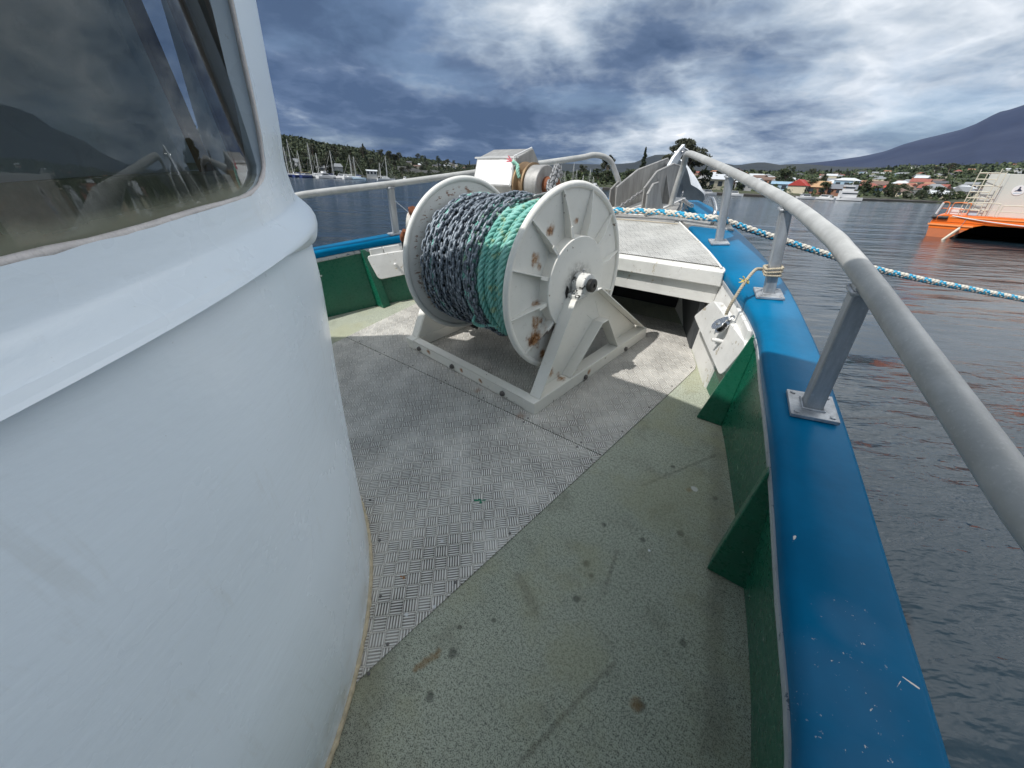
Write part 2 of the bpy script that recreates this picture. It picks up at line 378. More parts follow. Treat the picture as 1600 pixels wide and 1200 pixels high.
rs = t.mx([t.spot((-1.15, 1.58, 0), .05, .9, .12, 30), t.spot((-1.55, 1.62, 0), .04, .9, .12, 30)])
c = t.mix(t.M('MULTIPLY', rs, .5), c, RUST)
MAT['tread'] = t.fin(c, t.rng(fn, .3, .7, .42, .62), .06, t.bump(t.M('ADD', t.M('MULTIPLY', barm, 1.0), t.M('MULTIPLY', fn, .12)), .95, .0045), Specular_IOR_Level=.25)
t, c, barm, fn = treadplate('fore_tread_plate', tile=.06, base=(.60, .59, .55), bar=(.80, .79, .75), dirt=(.30, .27, .22), dirtamt=.9)
MAT['tread_fore'] = t.fin(c, .55, .1, t.bump(barm, .8, .004))
# --- painted timber
def timber(name, col, chips=.5, rough=.35, worn=(.66, .66, .62), dark=None):
    t = NT(name); st = t.noise(1, 6, .6, t.mapping((26, 5, 26))); n = t.noise(4, 5, .6); f = t.noise(45, 5, .7)
    c = t.mix(t.rng(n, .4, .7, 0, .5), col, tuple(x*.72 for x in col))
    c = t.mix(t.rng(f, .55, .75, 0, .25), c, tuple(min(1, x*1.5+.02) for x in col))
    ch = t.rng(t.M('ADD', t.noise(1, 5, .7, t.mapping((30, 11, 16))), t.M('MULTIPLY', n, .25)), .865-.1*chips, .88-.1*chips)
    c = t.mix(ch, c, worn)
    if dark: c = t.mix(t.rng(t.noise(16, 6, .7), .66, .72, 0, .7), c, dark)
    return t.fin(c, t.rng(f, .3, .7, rough*.8, rough*1.4), 0, t.bump(t.M('ADD', st, t.M('MULTIPLY', ch, -.6)), .35, .004))
MAT['green'] = timber('green_paint', (.008, .115, .065), .42, .28)
MAT['white_wood'] = timber('white_paint', (.74, .73, .70), 1.1, .4, (.42, .37, .28), (.16, .14, .11))
MAT['beam_side'] = timber('cream_paint', (.70, .69, .65), .9, .45, (.45, .4, .3), (.2, .17, .13))
# --- blue cap rail
t = NT('blue_cap_paint'); n = t.noise(3, 5, .6); f = t.noise(60, 5, .7)
col = t.mix(t.rng(n, .35, .7), (.0005, .105, .222), (.0005, .140, .29))
sep = t.n('ShaderNodeSeparateXYZ'); t.l(t.co, sep.inputs[0])
sc_area = t.mx([t.spot((.25, .72, .62), .12, .8, .12, 9), t.spot((.25, .84, .62), .07, .8, .12, 9), t.spot((.29, .60, .62), .12, .8, .12, 9)])
col = t.mix(t.M('MULTIPLY', sc_area, .2), col, (.13, .20, .30))
tiny = t.M('MULTIPLY', t.rng(t.noise(120, 4, .65), .67, .70), sc_area)
ch = t.mx([tiny, t.streak((.135, .965, .62), (.139, 1.00, .62), .0034, .3, 60), t.spot((.3, .61, .62), .008, .3, .12, 60), t.streak((.325, .80, .62), (.345, .796, .62), .0016, .3, 60), t.streak((.322, .79, .62), (.302, .73, .62), .0009, .3, 60), t.streak((.155, .90, .6), (.16, .86, .6), .002, .3, 60),
           t.rng(t.noise(30, 5, .72), .765, .772)])
col = t.mix(ch, col, (.72, .66, .58))
MAT['cap'] = t.fin(col, t.rng(t.M('ADD', t.M('MULTIPLY', f, .3), t.M('MULTIPLY', sc_area, .6)), .05, .8, .30, .55), 0, t.bump(t.M('ADD', t.M('MULTIPLY', n, 3), t.M('MULTIPLY', t.noise(18, 3), .5)), .14, .006), Specular_IOR_Level=.05)
MAT['edge_strip'] = paint('edge_strip', (.42, .44, .46), .4, .6, (.12, .12, .11), chips=.4, chipcol=(.1, .14, .18))
# --- galvanised / aluminium
def alu(name, col=(.42, .42, .42), rough=.45, metal=.7, streak=(8, 8, 8), dark=.55):
    t = NT(name); n = t.noise(1, 6, .65, t.mapping(streak)); f = t.noise(110, 4, .7); b = t.noise(7, 5, .6)
    c = t.mix(t.rng(n, .3, .7), tuple(x*dark for x in col), col)
    c = t.mix(t.rng(f, .5, .75, 0, .35), c, tuple(min(1, x*1.4) for x in col))
    c = t.mix(t.rng(b, .6, .72, 0, .35), c, tuple(x*.4 for x in col))
    return t.fin(c, t.rng(f, .3, .7, rough*.85, rough*1.25), metal, t.bump(f, .12, .002))
MAT['galv'] = alu('galvanised_post', (.50, .52, .54), .48, .55, (20, 20, 2))
t = NT('grey_painted_pipe'); n = t.noise(6, 6, .65); f = t.noise(120, 4, .7); b_ = t.noise(26, 5, .7)
c = t.mix(t.rng(n, .35, .7), (.36, .36, .345), (.50, .50, .48)); c = t.mix(t.rng(f, .52, .75, 0, .4), c, (.66, .66, .64)); c = t.mix(t.rng(b_, .68, .73, 0, .75), c, (.16, .155, .14)); c = t.mix(t.rng(t.noise(3, 5, .6), .55, .72, 0, .4), c, (.34, .34, .31))
MAT['railpipe'] = t.fin(c, t.rng(f, .3, .7, .4, .58), .1, t.bump(f, .15, .002))
MAT['alu'] = alu('weathered_aluminium', (.42, .41, .39), .50, .4, (12, 12, 2.5), .62)
MAT['alu_bright'] = alu('scuffed_aluminium', (.84, .83, .81), .45, .25, (5, 16, 16), .80)
MAT['steel'] = alu('stainless', (.62, .62, .62), .25, .95, (10, 10, 10), .8)
MAT['anchor'] = alu('galvanised_anchor', (.80, .83, .86), .5, .1, (6, 6, 6), .85)
# --- reel enamel with rust at the ribs
t = NT('reel_enamel'); n = t.noise(4, 5, .6); f = t.noise(34, 6, .7)
c = t.mix(t.rng(n, .38, .72, 0, .5), (.80, .775, .705), (.70, .68, .61))
spots = []
for a, r_, s_ in [(118, .36, .05), (146, .35, .055), (150, .30, .035), (192, .31, .045), (210, .34, .07), (220, .41, .09), (228, .31, .07), (80, .33, .03), (238, .46, .05)]:
    # angle measured clockwise from forward on the starboard face
    spots.append(t.spot((.56, -.17+r_*math.cos(R_(a)), .665+r_*math.sin(R_(a))), s_, .9, .16, 28))
spots += [t.spot((.60, -.50, .655), .03, .9, .16, 28), t.streak((.56, -.30, .40), (.56, -.32, .26), .035, .9, 28), t.streak((.56, .17, .42), (.56, .2, .33), .02, .9, 28), t.streak((.63, -.18, .59), (.63, -.2, .50), .014, .9, 28), t.spot((.0, -.655, .05), .03, .9, .16, 28), t.spot((-.4, -.655, .06), .035, .9, .16, 28), t.spot((.68, -.1, .05), .03, .9, .16, 28), t.spot((.62, -.42, .16), .05, .9, .16, 28), t.spot((.64, -.34, .10), .045, .9, .16, 28), t.spot((.60, .33, .40), .035, .9, .16, 28), t.spot((.2, -.65, .04), .03, .9, .16, 28)]
wash = t.rng(t.mx(spots), .0, 1., 0, 1.)
c = t.mix(t.M('MULTIPLY', wash, t.rng(f, .3, .55, .25, 1.)), c, (.36, .17, .055))
c = t.mix(t.M('MULTIPLY', wash, t.rng(f, .52, .62, 0, .9)), c, (.10, .035, .02))
c = t.mix(t.rng(t.M('ADD', t.noise(17, 5, .7), t.M('MULTIPLY', n, .3)), .845, .86), c, (.13, .07, .04))
gd = t.n('ShaderNodeVectorMath', operation='DISTANCE'); t.l(t.co, gd.inputs[0]); gd.inputs[1].default_value = (.62, -.17, .655)
c = t.mix(t.M('MULTIPLY', t.rng(gd.outputs['Value'], .16, .06), t.rng(f, .35, .6, .15, .8)), c, (.12, .11, .095))
c = t.mix(t.rng(f, .58, .75, 0, .4), c, (.42, .38, .28))
MAT['reel'] = t.fin(c, t.rng(f, .3, .7, .3, .5), 0, t.bump(t.noise(22, 3), .10, .004))
t = NT('inner_flange_enamel'); n = t.noise(4, 5, .6); f = t.noise(34, 6, .7)
c = t.mix(t.rng(n, .38, .72, 0, .5), (.72, .71, .66), (.62, .61, .57))
sep = t.n('ShaderNodeSeparateXYZ'); t.l(t.co, sep.inputs[0])
dy = t.M('ADD', sep.outputs[1], .17); dz = t.M('SUBTRACT', sep.outputs[2], .665)
rad = t.M('SQRT', t.M('ADD', t.M('MULTIPLY', dy, dy), t.M('MULTIPLY', dz, dz)))
ring = t.M('MULTIPLY', t.rng(rad, .40, .43), t.rng(rad, .475, .45))
sc_ = t.rng(t.noise(1, 4, .6, t.mapping((60, 24, 60))), .56, .60)
c = t.mix(t.M('MULTIPLY', t.M('MULTIPLY', ring, sc_), .85), c, (.24, .11, .05))
MAT['reel_in'] = t.fin(c, .4, 0, t.bump(t.noise(22, 3), .10, .004))
t = NT('chain_galvanised'); n = t.noise(9, 4); f = t.noise(60, 3)
MAT['chain'] = t.fin(t.mix(t.rng(f, .35, .7), (.09, .11, .135), (.32, .36, .40)), .55, .35, t.bump(f, .2, .003))
MAT['chain_light'] = plain('chain_grey', (.27, .27, .27), .5, .4, .35, 40)
t = NT('teal_rope'); n = t.noise(5, 4, .6); f = t.noise(200, 3, .7); fb = t.noise(1, 3, .6, t.mapping((300, 60, 60)))
c = t.mix(t.rng(n, .35, .7), (.16, .42, .36), (.30, .58, .51))
c = t.mix(t.rng(t.noise(14, 4), .54, .66, 0, .65), c, (.36, .38, .16))
c = t.mix(t.rng(t.noise(6, 5, .7), .55, .7, 0, .4), c, (.40, .52, .46))
c = t.mix(t.rng(f, .4, .7, 0, .4), c, (.05, .30, .25))
MAT['teal'] = t.fin(c, .75, 0, t.bump(t.M('ADD', f, fb), .5, .003))
MAT['teal_dark'] = plain('dark_bed_of_rope', (.02, .05, .05), .9, 0, .4, 30)
def ropem(name, col): return plain(name, col, .85, 0, .3, 60, .5, 220)
MAT['rope_white'] = ropem('rope_white_strand', (.62, .58, .50)); MAT['rope_blue'] = ropem('rope_blue_strand', (.03, .32, .52))
MAT['rope_tan'] = ropem('old_tan_cord', (.46, .40, .30)); MAT['rope_yellow'] = ropem('yellow_fibre', (.62, .50, .14))
MAT['rope_pink'] = ropem('pink_tail', (.75, .18, .22)); MAT['rope_mint'] = ropem('mint_whipping', (.32, .60, .48))
MAT['rust'] = plain('rusty_fitting', (.20, .065, .025), .85, 0, .5, 25, .5, 80)
MAT['bronze'] = plain('bronze_gypsy', (.27, .18, .10), .55, .4, .5, 14, .3, 60)
MAT['rubber'] = plain('black_rubber', (.02, .02, .02), .6, 0, .3, 10)
MAT['grease'] = plain('greasy_black', (.015, .014, .013), .35, 0, .4, 20)
MAT['motor'] = paint('motor_white', (.72, .70, .64), .4, .35, (.35, .22, .12), rust=.5)
MAT['bearing'] = paint('bearing_paint', (.62, .61, .57), .32, .3, (.07, .06, .05), chips=.75, chipcol=(.04, .035, .03))
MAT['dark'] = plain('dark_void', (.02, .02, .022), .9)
MAT['hull'] = paint('hull_blue', (.01, .10, .2), .35, .2, (.1, .1, .1))
MAT['screw'] = plain('screw_head', (.16, .15, .14), .5, .5)
# glass
def glass(name, gl=.03, tint=(.55, .6, .62), low=None):
    t = NT(name); t.t.nodes.remove(t.b)
    out = t.t.nodes['Material Output']; tr = t.n('ShaderNodeBsdfTransparent'); tr.inputs[0].default_value = (*tint, 1)
    g = t.n('ShaderNodeBsdfGlossy'); g.inputs['Roughness'].default_value = .015; g.inputs[0].default_value = (.85, .9, .95, 1)
    fr = t.n('ShaderNodeFresnel'); fr.inputs[0].default_value = 1.52
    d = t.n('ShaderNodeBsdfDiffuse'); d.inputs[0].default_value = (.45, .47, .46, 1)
    m = t.n('ShaderNodeMixShader'); t.l(t.M('ADD', t.M('MULTIPLY', fr.outputs[0], 1.0), gl, clamp=True), m.inputs[0]); t.l(tr.outputs[0], m.inputs[1]); t.l(g.outputs[0], m.inputs[2])
    m2 = t.n('ShaderNodeMixShader'); dirt = t.rng(t.noise(9, 6, .7), .35, .8, .012, .07)
    if low:      # uneven olive band mixed in along the foot of the pane
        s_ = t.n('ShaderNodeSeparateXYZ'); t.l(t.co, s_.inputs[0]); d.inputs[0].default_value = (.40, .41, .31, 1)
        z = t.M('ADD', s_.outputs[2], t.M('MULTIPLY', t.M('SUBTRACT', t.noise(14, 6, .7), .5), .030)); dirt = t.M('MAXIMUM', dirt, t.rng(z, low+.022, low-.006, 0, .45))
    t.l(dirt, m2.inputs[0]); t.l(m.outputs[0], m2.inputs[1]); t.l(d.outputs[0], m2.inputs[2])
    t.l(m2.outputs[0], out.inputs[0]); return t.m
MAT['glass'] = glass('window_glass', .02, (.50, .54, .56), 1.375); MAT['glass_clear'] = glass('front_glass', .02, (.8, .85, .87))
# water
t = NT('harbour_water'); t._c = t.n('ShaderNodeNewGeometry').outputs['Position']
def wn(scale, ang, sx, sy, det=3, rough=.55): return t.noise(1, det, rough, t.mapping((scale*sx, scale*sy, scale), (0, 0, R_(ang))), .3)
w1 = wn(.24, 25, 1, 2.4, 3); w2 = wn(1.6, 12, 1, 2.8, 3); w3 = wn(6.0, -8, 1, 2.2, 2); big = wn(.02, 20, 1, 3.0, 3)
gust = t.rng(t.noise(1, 4, .6, t.mapping((.05, .16, 1), (0, 0, R_(20)))), .36, .64, .25, 1.3)
h = t.M('ADD', t.M('MULTIPLY', w1, .42), t.M('ADD', t.M('MULTIPLY', w2, .085), t.M('MULTIPLY', w3, .017)))
h = t.M('MULTIPLY', h, gust)
MAT['water'] = t.fin((.010, .022, .032), .12, 0, t.bump(h, .9, .62), IOR=1.33)
# ================================================================ THE FISHING BOAT
CL = -1.84
bulw = hermite([(-4, 2.2), (0, 2.2), (.76, 2.1), (1.19, 1.99), (1.69, 1.82), (2.18, 1.635), (2.52, 1.45), (2.9, 1.26), (3.6, .88), (4.3, .45), (5.2, .02)])
capin = hermite([(-4, 2.12), (0, 2.1), (.572, 2.059), (.888, 1.988), (1.328, 1.888), (1.75, 1.78), (2.198, 1.658), (2.789, 1.381), (3.5, 1.0), (4.18, .636), (5.1, .05)])
capout = hermite([(-4, 2.42), (0, 2.36), (.704, 2.224), (1.016, 2.155), (1.575, 2.029), (2.175, 1.873), (2.926, 1.626), (3.878, 1.197), (4.394, .90), (5.0, .45), (5.45, .06)])
boat = thing('fishing_boat', 'fishing boat with white wheelhouse, green bulwarks and blue cap rail, seen from its deck', 'fishing boat', BOAT)
CAPW = .62
vs_ = [(-4+i*.1) for i in range(int(9.2/.1)+1)]
m = MB(); rows = []                       # deck
for v in [x for x in vs_ if x < 4.4]:
    h = bulw(v)+.01; rows.append([(CL-h, v, 0), (CL-h*.5, v, 0), (CL, v, 0), (CL+h*.5, v, 0), (CL+h, v, 0)])
m.grid(rows, flip=False); m.build('deck', MAT['green_deck'], boat, BOAT)
# hull shell from the cap down to below the water
m = MB()
for s in (-1, 1):
    rows = []
    for v in vs_:
        h = capout(v); wl = -2.0; k = max(.0, h-.28-.35*max(0, (v-1)/4))
        rows.append([(CL+s*(h-.03), v, .56), (CL+s*(h*.55+k*.45), v, -.35), (CL+s*max(0.02, k), v-.15*max(0, v-2), wl)])
    m.grid(rows, flip=(s > 0))
m.build('hull', MAT['hull'], boat, BOAT, smooth=60)
# bulwark lining: green aft, white forward
def lining(v0, v1, side, inset=0.0, w0=0., w1=.57):
    m = MB(); rows = []; n = max(2, int((v1-v0)/.08))
    for i in range(n+1):
        v = v0+(v1-v0)*i/n; a = bulw(v); b = capin(v)+.015; r = []
        for k in range(5):
            w = w0+(w1-w0)*k/4; h = a+(b-a)*(w/.57)-inset; r.append((CL+side*h, v, w))
        rows.append(r)
    rows2 = [[(p[0]+side*.03, p[1], p[2]) for p in r] for r in rows]
    m.grid(rows, flip=(side < 0)); m.grid(rows2, flip=(side > 0))
    m.grid([[r[0] for r in rows], [r[0] for r in rows2]]); m.grid([[r[-1] for r in rows], [r[-1] for r in rows2]])
    m.grid([rows[0], rows2[0]]); m.grid([rows[-1], rows2[-1]])
    return m
for s in (1, -1):
    lining(-4, 2.48, s).build('bulwark', MAT['green'], boat, BOAT, smooth=40)
    lining(2.483, 4.4, s, .012).build('bulwark', MAT['white_wood'], boat, BOAT, smooth=40, label='white painted forward bulwark')
# cap rail, rounded on the inboard edge, with the metal edge strip below
for s in (1, -1):
    rows = []
    for v in [(-4+i*.06) for i in range(int((4.18+4)/.06)+1)]+[4.18]:
        a = capin(v); b = capout(v); c = CL
        rows.append([(c+s*(a+.012), v, .556), (c+s*(a-.004), v, .562), (c+s*(a-.006), v, .60), (c+s*(a+.002), v, .612), (c+s*(a+.018), v, .620), (c+s*((a+b)/2), v, .622), (c+s*(b-.016), v, .620), (c+s*(b-.003), v, .612), (c+s*b, v, .60), (c+s*b, v, .55), (c+s*(b-.02), v, .545), (c+s*(a+.012), v, .556)])
    m = MB().grid(rows, flip=(s < 0)); n = len(rows[0])
    m.add(rows[-1][:-1], [tuple(range(n-1))]); m.build('cap_rail', MAT['cap'], boat, BOAT, smooth=50)
    rows = []
    for i in range(80):
        v = -3.5+6.9*i/79; a = capin(v)
        rows.append([(CL+s*(a+.004), v, .558), (CL+s*(a-.0065), v, .556), (CL+s*(a-.005), v, .530), (CL+s*(a+.012), v, .520)])
    MB().grid(rows, flip=(s < 0)).build('edge_strip', MAT['edge_strip'], boat, BOAT, smooth=50)
# knees (frames) on the bulwark
for s in (1, -1):
    for kv in (-.6, .35, 1.30, 2.19):
        pts = []
        bo = bulw(kv); ci = capin(kv)
        poly = [(bo-.115, 0.002), (bo+.02, 0.002), (ci+.03, .555), (ci-.004, .555)]
        m = MB().prism([(CL+s*p, kv-.045, w) for p, w in poly], (0, .085, 0))
        m.build('knee', MAT['green'], boat, BOAT, bevel=.006)
# white fairlead boards either side
for s in (1, -1):
    def P(u, v, w): return Vector((CL+s*(u-CL), v, w))
    A, B, C_, D = P(-.625, 2.85, .29), P(-.275, 2.20, .27), P(-.195, 2.175, .495), P(-.49, 2.66, .50)
    n = (B-A).cross(D-A).normalized(); n = n if n.z > 0 else -n
    c = [A, B, C_, D]; poly = []
    for i in range(4):
        p, q, r = c[i-1], c[i], c[(i+1) % 4]; e1 = (p-q).normalized(); e2 = (r-q).normalized(); rr = .04
        for k in range(5):
            t = k/4; poly.append((q+e1*rr)*(1-t)**2+q*2*t*(1-t)+(q+e2*rr)*t*t)
    m = MB().prism(poly, -n*.055); brd = m.build('mooring_board', MAT['white_wood'], boat, BOAT, bevel=.006)
    ctr = (A+B*2+C_*2+D)/6
    m = MB().tube([ctr-n*.01, ctr+n*.012, ctr+n*.05-(B-A).normalized()*.0], [.014, .013, .009], 10)
    m.build('peg', MAT['white_wood'], brd, BOAT, smooth=40)
    m = MB().tube([ctr-(B-A).normalized()*.12+n*.003, ctr-(B-A).normalized()*.12+n*.01], .008, 10); m.build('bolt', MAT['white_wood'], brd, BOAT)
    # white panel boards behind it with a groove
    m = MB()
    for k, (a, b) in enumerate(((2.22, 2.33), (2.338, 2.48))):
        m.hexa([(CL+s*(bulw(a)+(capin(a)-bulw(a))*q-.02), a, w) for q, w in ((.5, .30), (.95, .55))]+[(CL+s*(bulw(b)+(capin(b)-bulw(b))*q-.02), b, w) for q, w in ((.95, .55), (.5, .30))],
               [(CL+s*(bulw(a)+(capin(a)-bulw(a))*q+.01), a, w) for q, w in ((.5, .30), (.95, .55))]+[(CL+s*(bulw(b)+(capin(b)-bulw(b))*q+.01), b, w) for q, w in ((.95, .55), (.5, .30))])
    m.build('white_panel', MAT['white_wood'], boat, BOAT, bevel=.004)
    # white lower board running down to the deck
    m = MB(); r1 = []
    m.hexa([(CL+s*(1.55-.0), 2.40, .004), (CL+s*1.30, 2.86, .004), (CL+s*1.33, 2.86, .40), (CL+s*1.58, 2.36, .36)],
           [(CL+s*(1.63), 2.42, .004), (CL+s*1.36, 2.90, .004), (CL+s*1.40, 2.90, .40), (CL+s*1.65, 2.40, .36)])
    m.build('lower_board', MAT['white_wood'], boat, BOAT, bevel=.004)
# house plan radius by height
HC = (CL, -.75)
hprof = hermite([(0, 1.45), (.32, 1.49), (.6, 1.527), (.78, 1.552), (.96, 1.581), (1.11, 1.602), (1.26, 1.609)])
def hp(R, th, w): return (HC[0]+R*math.sin(th), HC[1]+R*math.cos(th), w)
def hline(R, th, w):   # beyond +-95 degrees the side runs straight aft
    lim = math.pi/2
    if abs(th) <= lim: return hp(R, th, w)
    s = 1 if th > 0 else -1; return (HC[0]+s*R, HC[1]-(abs(th)-lim)*1.55, w)
THS = [R_(a) for a in range(-170, 171, 2)]
rout = hermite([(1.30, 1.606), (1.39, 1.606), (1.47, 1.622), (1.593, 1.640), (1.696, 1.656), (2.05, 1.705), (2.4, 1.74)])
def dwn(th):                                    # the moulding's lower edge drops a little towards the front
    t = min(1, max(0, (abs(th)-R_(22))/R_(26))); return .068*t*t*(3-2*t)
prof = [(w, hprof(w)) for w in (0, .2, .4, .6, .8, .95, 1.08, 1.15)]+[(1.205, 1.608)]
rows = [[hline(r, th, w+(dwn(th) if w > 1.1 else 0)) for th in THS] for w, r in prof]
MB().grid(rows).build('wheelhouse', MAT['house'], boat, BOAT, smooth=60)
prof = [(1.203, 1.600, 1), (1.203, 1.6165, 1), (1.2075, 1.6235, 1), (1.216, 1.629, .95), (1.228, 1.6335, .8), (1.248, 1.639, .3), (1.262, 1.640, .1), (1.275, 1.636, 0), (1.288, 1.627, 0), (1.301, 1.6165, 0), (1.3085, 1.6105, 0), (1.314, 1.6075, 0), (1.318, 1.6065, 0), (1.325, 1.606, 0), (1.345, rout(1.345), 0)]
rows = [[hline(r, th, w+dwn(th)*k) for th in THS] for w, r, k in prof]
MB().grid(rows).build('moulding', MAT['house'], boat, BOAT, smooth=40)
# upper wall round the windows, with real thickness
def th_edge(w):                                  # forward edge of the big side window
    e = 35.2
    if w < 1.412: e += 6.5*(1-math.sqrt(max(0, 1-((1.412-w)/.048)**2)))
    return e
WB, WT = 1.364, 2.05
TH_AFT = 128.
tk = .035
m = MB()
wl = [1.345, WB]+[WB+.004, WB+.012, WB+.025, WB+.04, WB+.055]+[1.45, 1.5, 1.55, 1.6, 1.7, 1.85, WT, WT+.01, 2.36]
wl = sorted(wl)
def span_pts(a, b, n, w, R): return [hline(R, R_(a+(b-a)*i/n), w) for i in range(n+1)]
def strip(af, bf, levels, n):
    for R0, fl in ((0, False), (-tk, True)):
        m.grid([span_pts(af(w), bf(w), n, w, rout(w)+R0) for w in levels], flip=fl)
    for f in (af, bf):
        m.grid([[hline(rout(w), R_(f(w)), w), hline(rout(w)-tk, R_(f(w)), w)] for w in levels])
C = lambda x: (lambda w: x)
mids = [w for w in wl if WB <= w <= WT]
strip(C(-170), C(170), [1.345, WB], 170)
strip(C(-170), C(170), [WT, 2.2, 2.38], 100)
strip(th_edge, C(16), mids, 20)
strip(C(6), C(-9), mids, 8)
strip(C(-16.5), C(-170), mids, 60)
strip(C(TH_AFT), C(170), mids, 30)
m.build('upper_wall', MAT['house'], boat, BOAT, smooth=50)
# putty bead round the side window and its pane
path = []
Rg = lambda w: rout(w)-.004
for i in range(60): path.append(hline(Rg(WB), R_(TH_AFT-1+(43-TH_AFT)*i/60), WB+.001+.0012*math.sin(i*.9)))
for w in [WB+.0005, WB+.002, WB+.005, WB+.010, WB+.016, WB+.023, WB+.032, WB+.042, 1.42, 1.44, 1.46, 1.5, 1.55, 1.6, 1.7, 1.8, 1.95, WT]: path.append(hline(Rg(w), R_(th_edge(w)+.15), w))
rr = [.0042+.0016*mnoise.noise(Vector(p)*30) for p in path]
win = MB().tube(path, rr, 8).build('window_seal', MAT['gasket'], boat, BOAT, smooth=180)
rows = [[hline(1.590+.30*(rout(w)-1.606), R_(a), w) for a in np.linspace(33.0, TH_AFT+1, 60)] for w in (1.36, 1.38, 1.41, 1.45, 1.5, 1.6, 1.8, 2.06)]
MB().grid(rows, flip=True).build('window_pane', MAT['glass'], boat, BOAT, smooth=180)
for a, b in ((16, 6), (-9, -16.5)):
    MB().grid([[hline(1.585, R_(a+(b-a)*i/8), w) for i in range(9)] for w in (WB, WT)]).build('window_pane', MAT['glass_clear'], boat, BOAT, smooth=180)
# cabin lining, dash and roof
m = MB(); m.grid([[hline(r, R_(a), w) for a in range(-170, 171, 5)] for w, r in ((.3, 1.44), (1.33, 1.55))], flip=True); m.build('cabin_lining', MAT['interior'], boat, BOAT, smooth=60)
m = MB(); pts = [hline(1.572, R_(a), 1.3625) for a in range(-95, 126, 5)]; inn = [hline(1.572-.12, R_(a), 1.360) for a in range(-95, 126, 5)]
m.grid([pts, inn], flip=False); m.grid([inn, [(p[0], p[1], 1.0) for p in inn]]); m.build('dash', MAT['dash'], boat, BOAT, smooth=60)
m = MB(); fp = [hline(1.40, R_(a), .30) for a in range(-100, 101, 10)]; m.prism(fp, (0, 0, .02)); m.build('cabin_floor', MAT['interior'], boat, BOAT)
m = MB(); roofp = [(.28, .95), (-.5, .97), (-1.2, 1.03), (-1.9, 1.02), (-2.5, .92), (-3.0, .76), (-3.3, .60), (-3.5, .44), (-3.8, .24), (-3.95, -.2), (-3.95, -4.0), (.28, -4.0)]
m.prism([(u, v, 2.38) for u, v in roofp], (0, 0, .06)); m.build('roof', MAT['house'], boat, BOAT, bevel=.02)
for a in (5.0, 14.5, -8.0):          # brown timber mullions inside the front windows
    p = hline(1.545, R_(a), 1.34); q = hline(1.545, R_(a), 2.1)
    X = Matrix.Rotation(-R_(a), 4, 'Z')
    m = MB().box((-.022, -.02, 0), (.022, .02, .78), Matrix.Translation(p) @ X); m.build('window_post', MAT['timber_in'], boat, BOAT, bevel=.004)
# sagging dark curtain rolled up above the side window inside
rows = []
for i in range(41):
    t = i/40; a = R_(100-112*t); sag = .26*math.sin(math.pi*min(1, t*1.15))**.8; r = []
    for k in range(9):
        q = k/8; w = 2.06-q*(.12+sag)+.012*math.sin(t*50+q*4)
        rad = 1.44-.10*math.sin(q*math.pi)-.02*math.sin(t*37+q*9); r.append(hline(rad, a, w))
    rows.append(r)
MB().grid(rows).build('curtain', MAT['cloth_dark'], boat, BOAT, smooth=180)
# interior wheel and lever shapes
m = MB(); cc = Vector((CL-.1, .15, 1.33))
ring = [cc+Vector((.22*math.cos(a), .03*math.sin(a), .22*math.sin(a))) for a in np.linspace(0, 2*math.pi, 33)[:-1]]
m.tube(ring, .012, 8, closed=True)
for a in (0.5, 2.6, 4.7): m.tube([cc, cc+Vector((.22*math.cos(a), 0, .22*math.sin(a)))], .008, 6)
m.build('steering_wheel', MAT['timber_in'], boat, BOAT, smooth=60)
# caulk bead along the foot of the house
path = [hline(1.453+.003*mnoise.noise(Vector((i*.35, 0, 0))), R_(150-i*.6), .012+.004*mnoise.noise(Vector((i*.5, 7, 0)))) for i in range(400)]
MB().tube(path, [.010+.005*mnoise.noise(Vector((i*.8, 3, 1))) for i in range(400)], 7).build('sealant_bead', MAT['sealant'], boat, BOAT, smooth=180)
# tread plates: starboard edge line, seam
def ptx(v):
    f = hermite([(-.6, -.80), (.229, -.74), (1.529, -.608), (2.655, -.498), (3.2, -.47)]); return f(v)
def plate(v0, v1, w, name, gap=0.0):
    rows = []; n = 30
    for i in range(n+1):
        v = v0+(v1-v0)*i/n; e = ptx(v); e2 = 2*CL-e
        hwid = bulw(v)-.02; e = min(e, CL+hwid); e2 = max(e2, CL-hwid)
        rows.append((e2, e, v))
    m = MB(); m.grid([[(a+(b-a)*k/6, v, w) for k in range(7)] for a, b, v in rows])
    # edges
    m.grid([[(b, v, w) for a, b, v in rows], [(b, v, 0.001) for a, b, v in rows]], flip=True)
    m.grid([[(a, v, w) for a, b, v in rows], [(a, v, 0.001) for a, b, v in rows]])
    for k, fl in ((0, False), (-1, True)):
        a, b, v = rows[k]; m.add([(a, v, .001), (b, v, .001), (b, v, w), (a, v, w)], [(0, 1, 2, 3)])
    return m.build(name, MAT['tread'], boat, BOAT)
p1 = plate(-.3, 1.556, .0062, 'tread_plate'); p2 = plate(1.562, 3.3, .0070, 'tread_plate')
sp_ = [(min(ptx(v), CL+bulw(v)-.04)-.022, v, .007) for v in np.arange(.34, 3.2, .29)]+[hline(1.495, R_(a), .0065) for a in np.arange(10, 62, 9.5)]
sp_ += [(u, 1.559+dv, .0072) for u in np.arange(-2.9, -.65, .36) for dv in (-.02, .022)]
for q in sp_: MB().lathe([(0, .006), (.0022, .0055), (.003, .002)], q, (0, 0, 1), 8).build('screw', MAT['screw'], p1, BOAT)
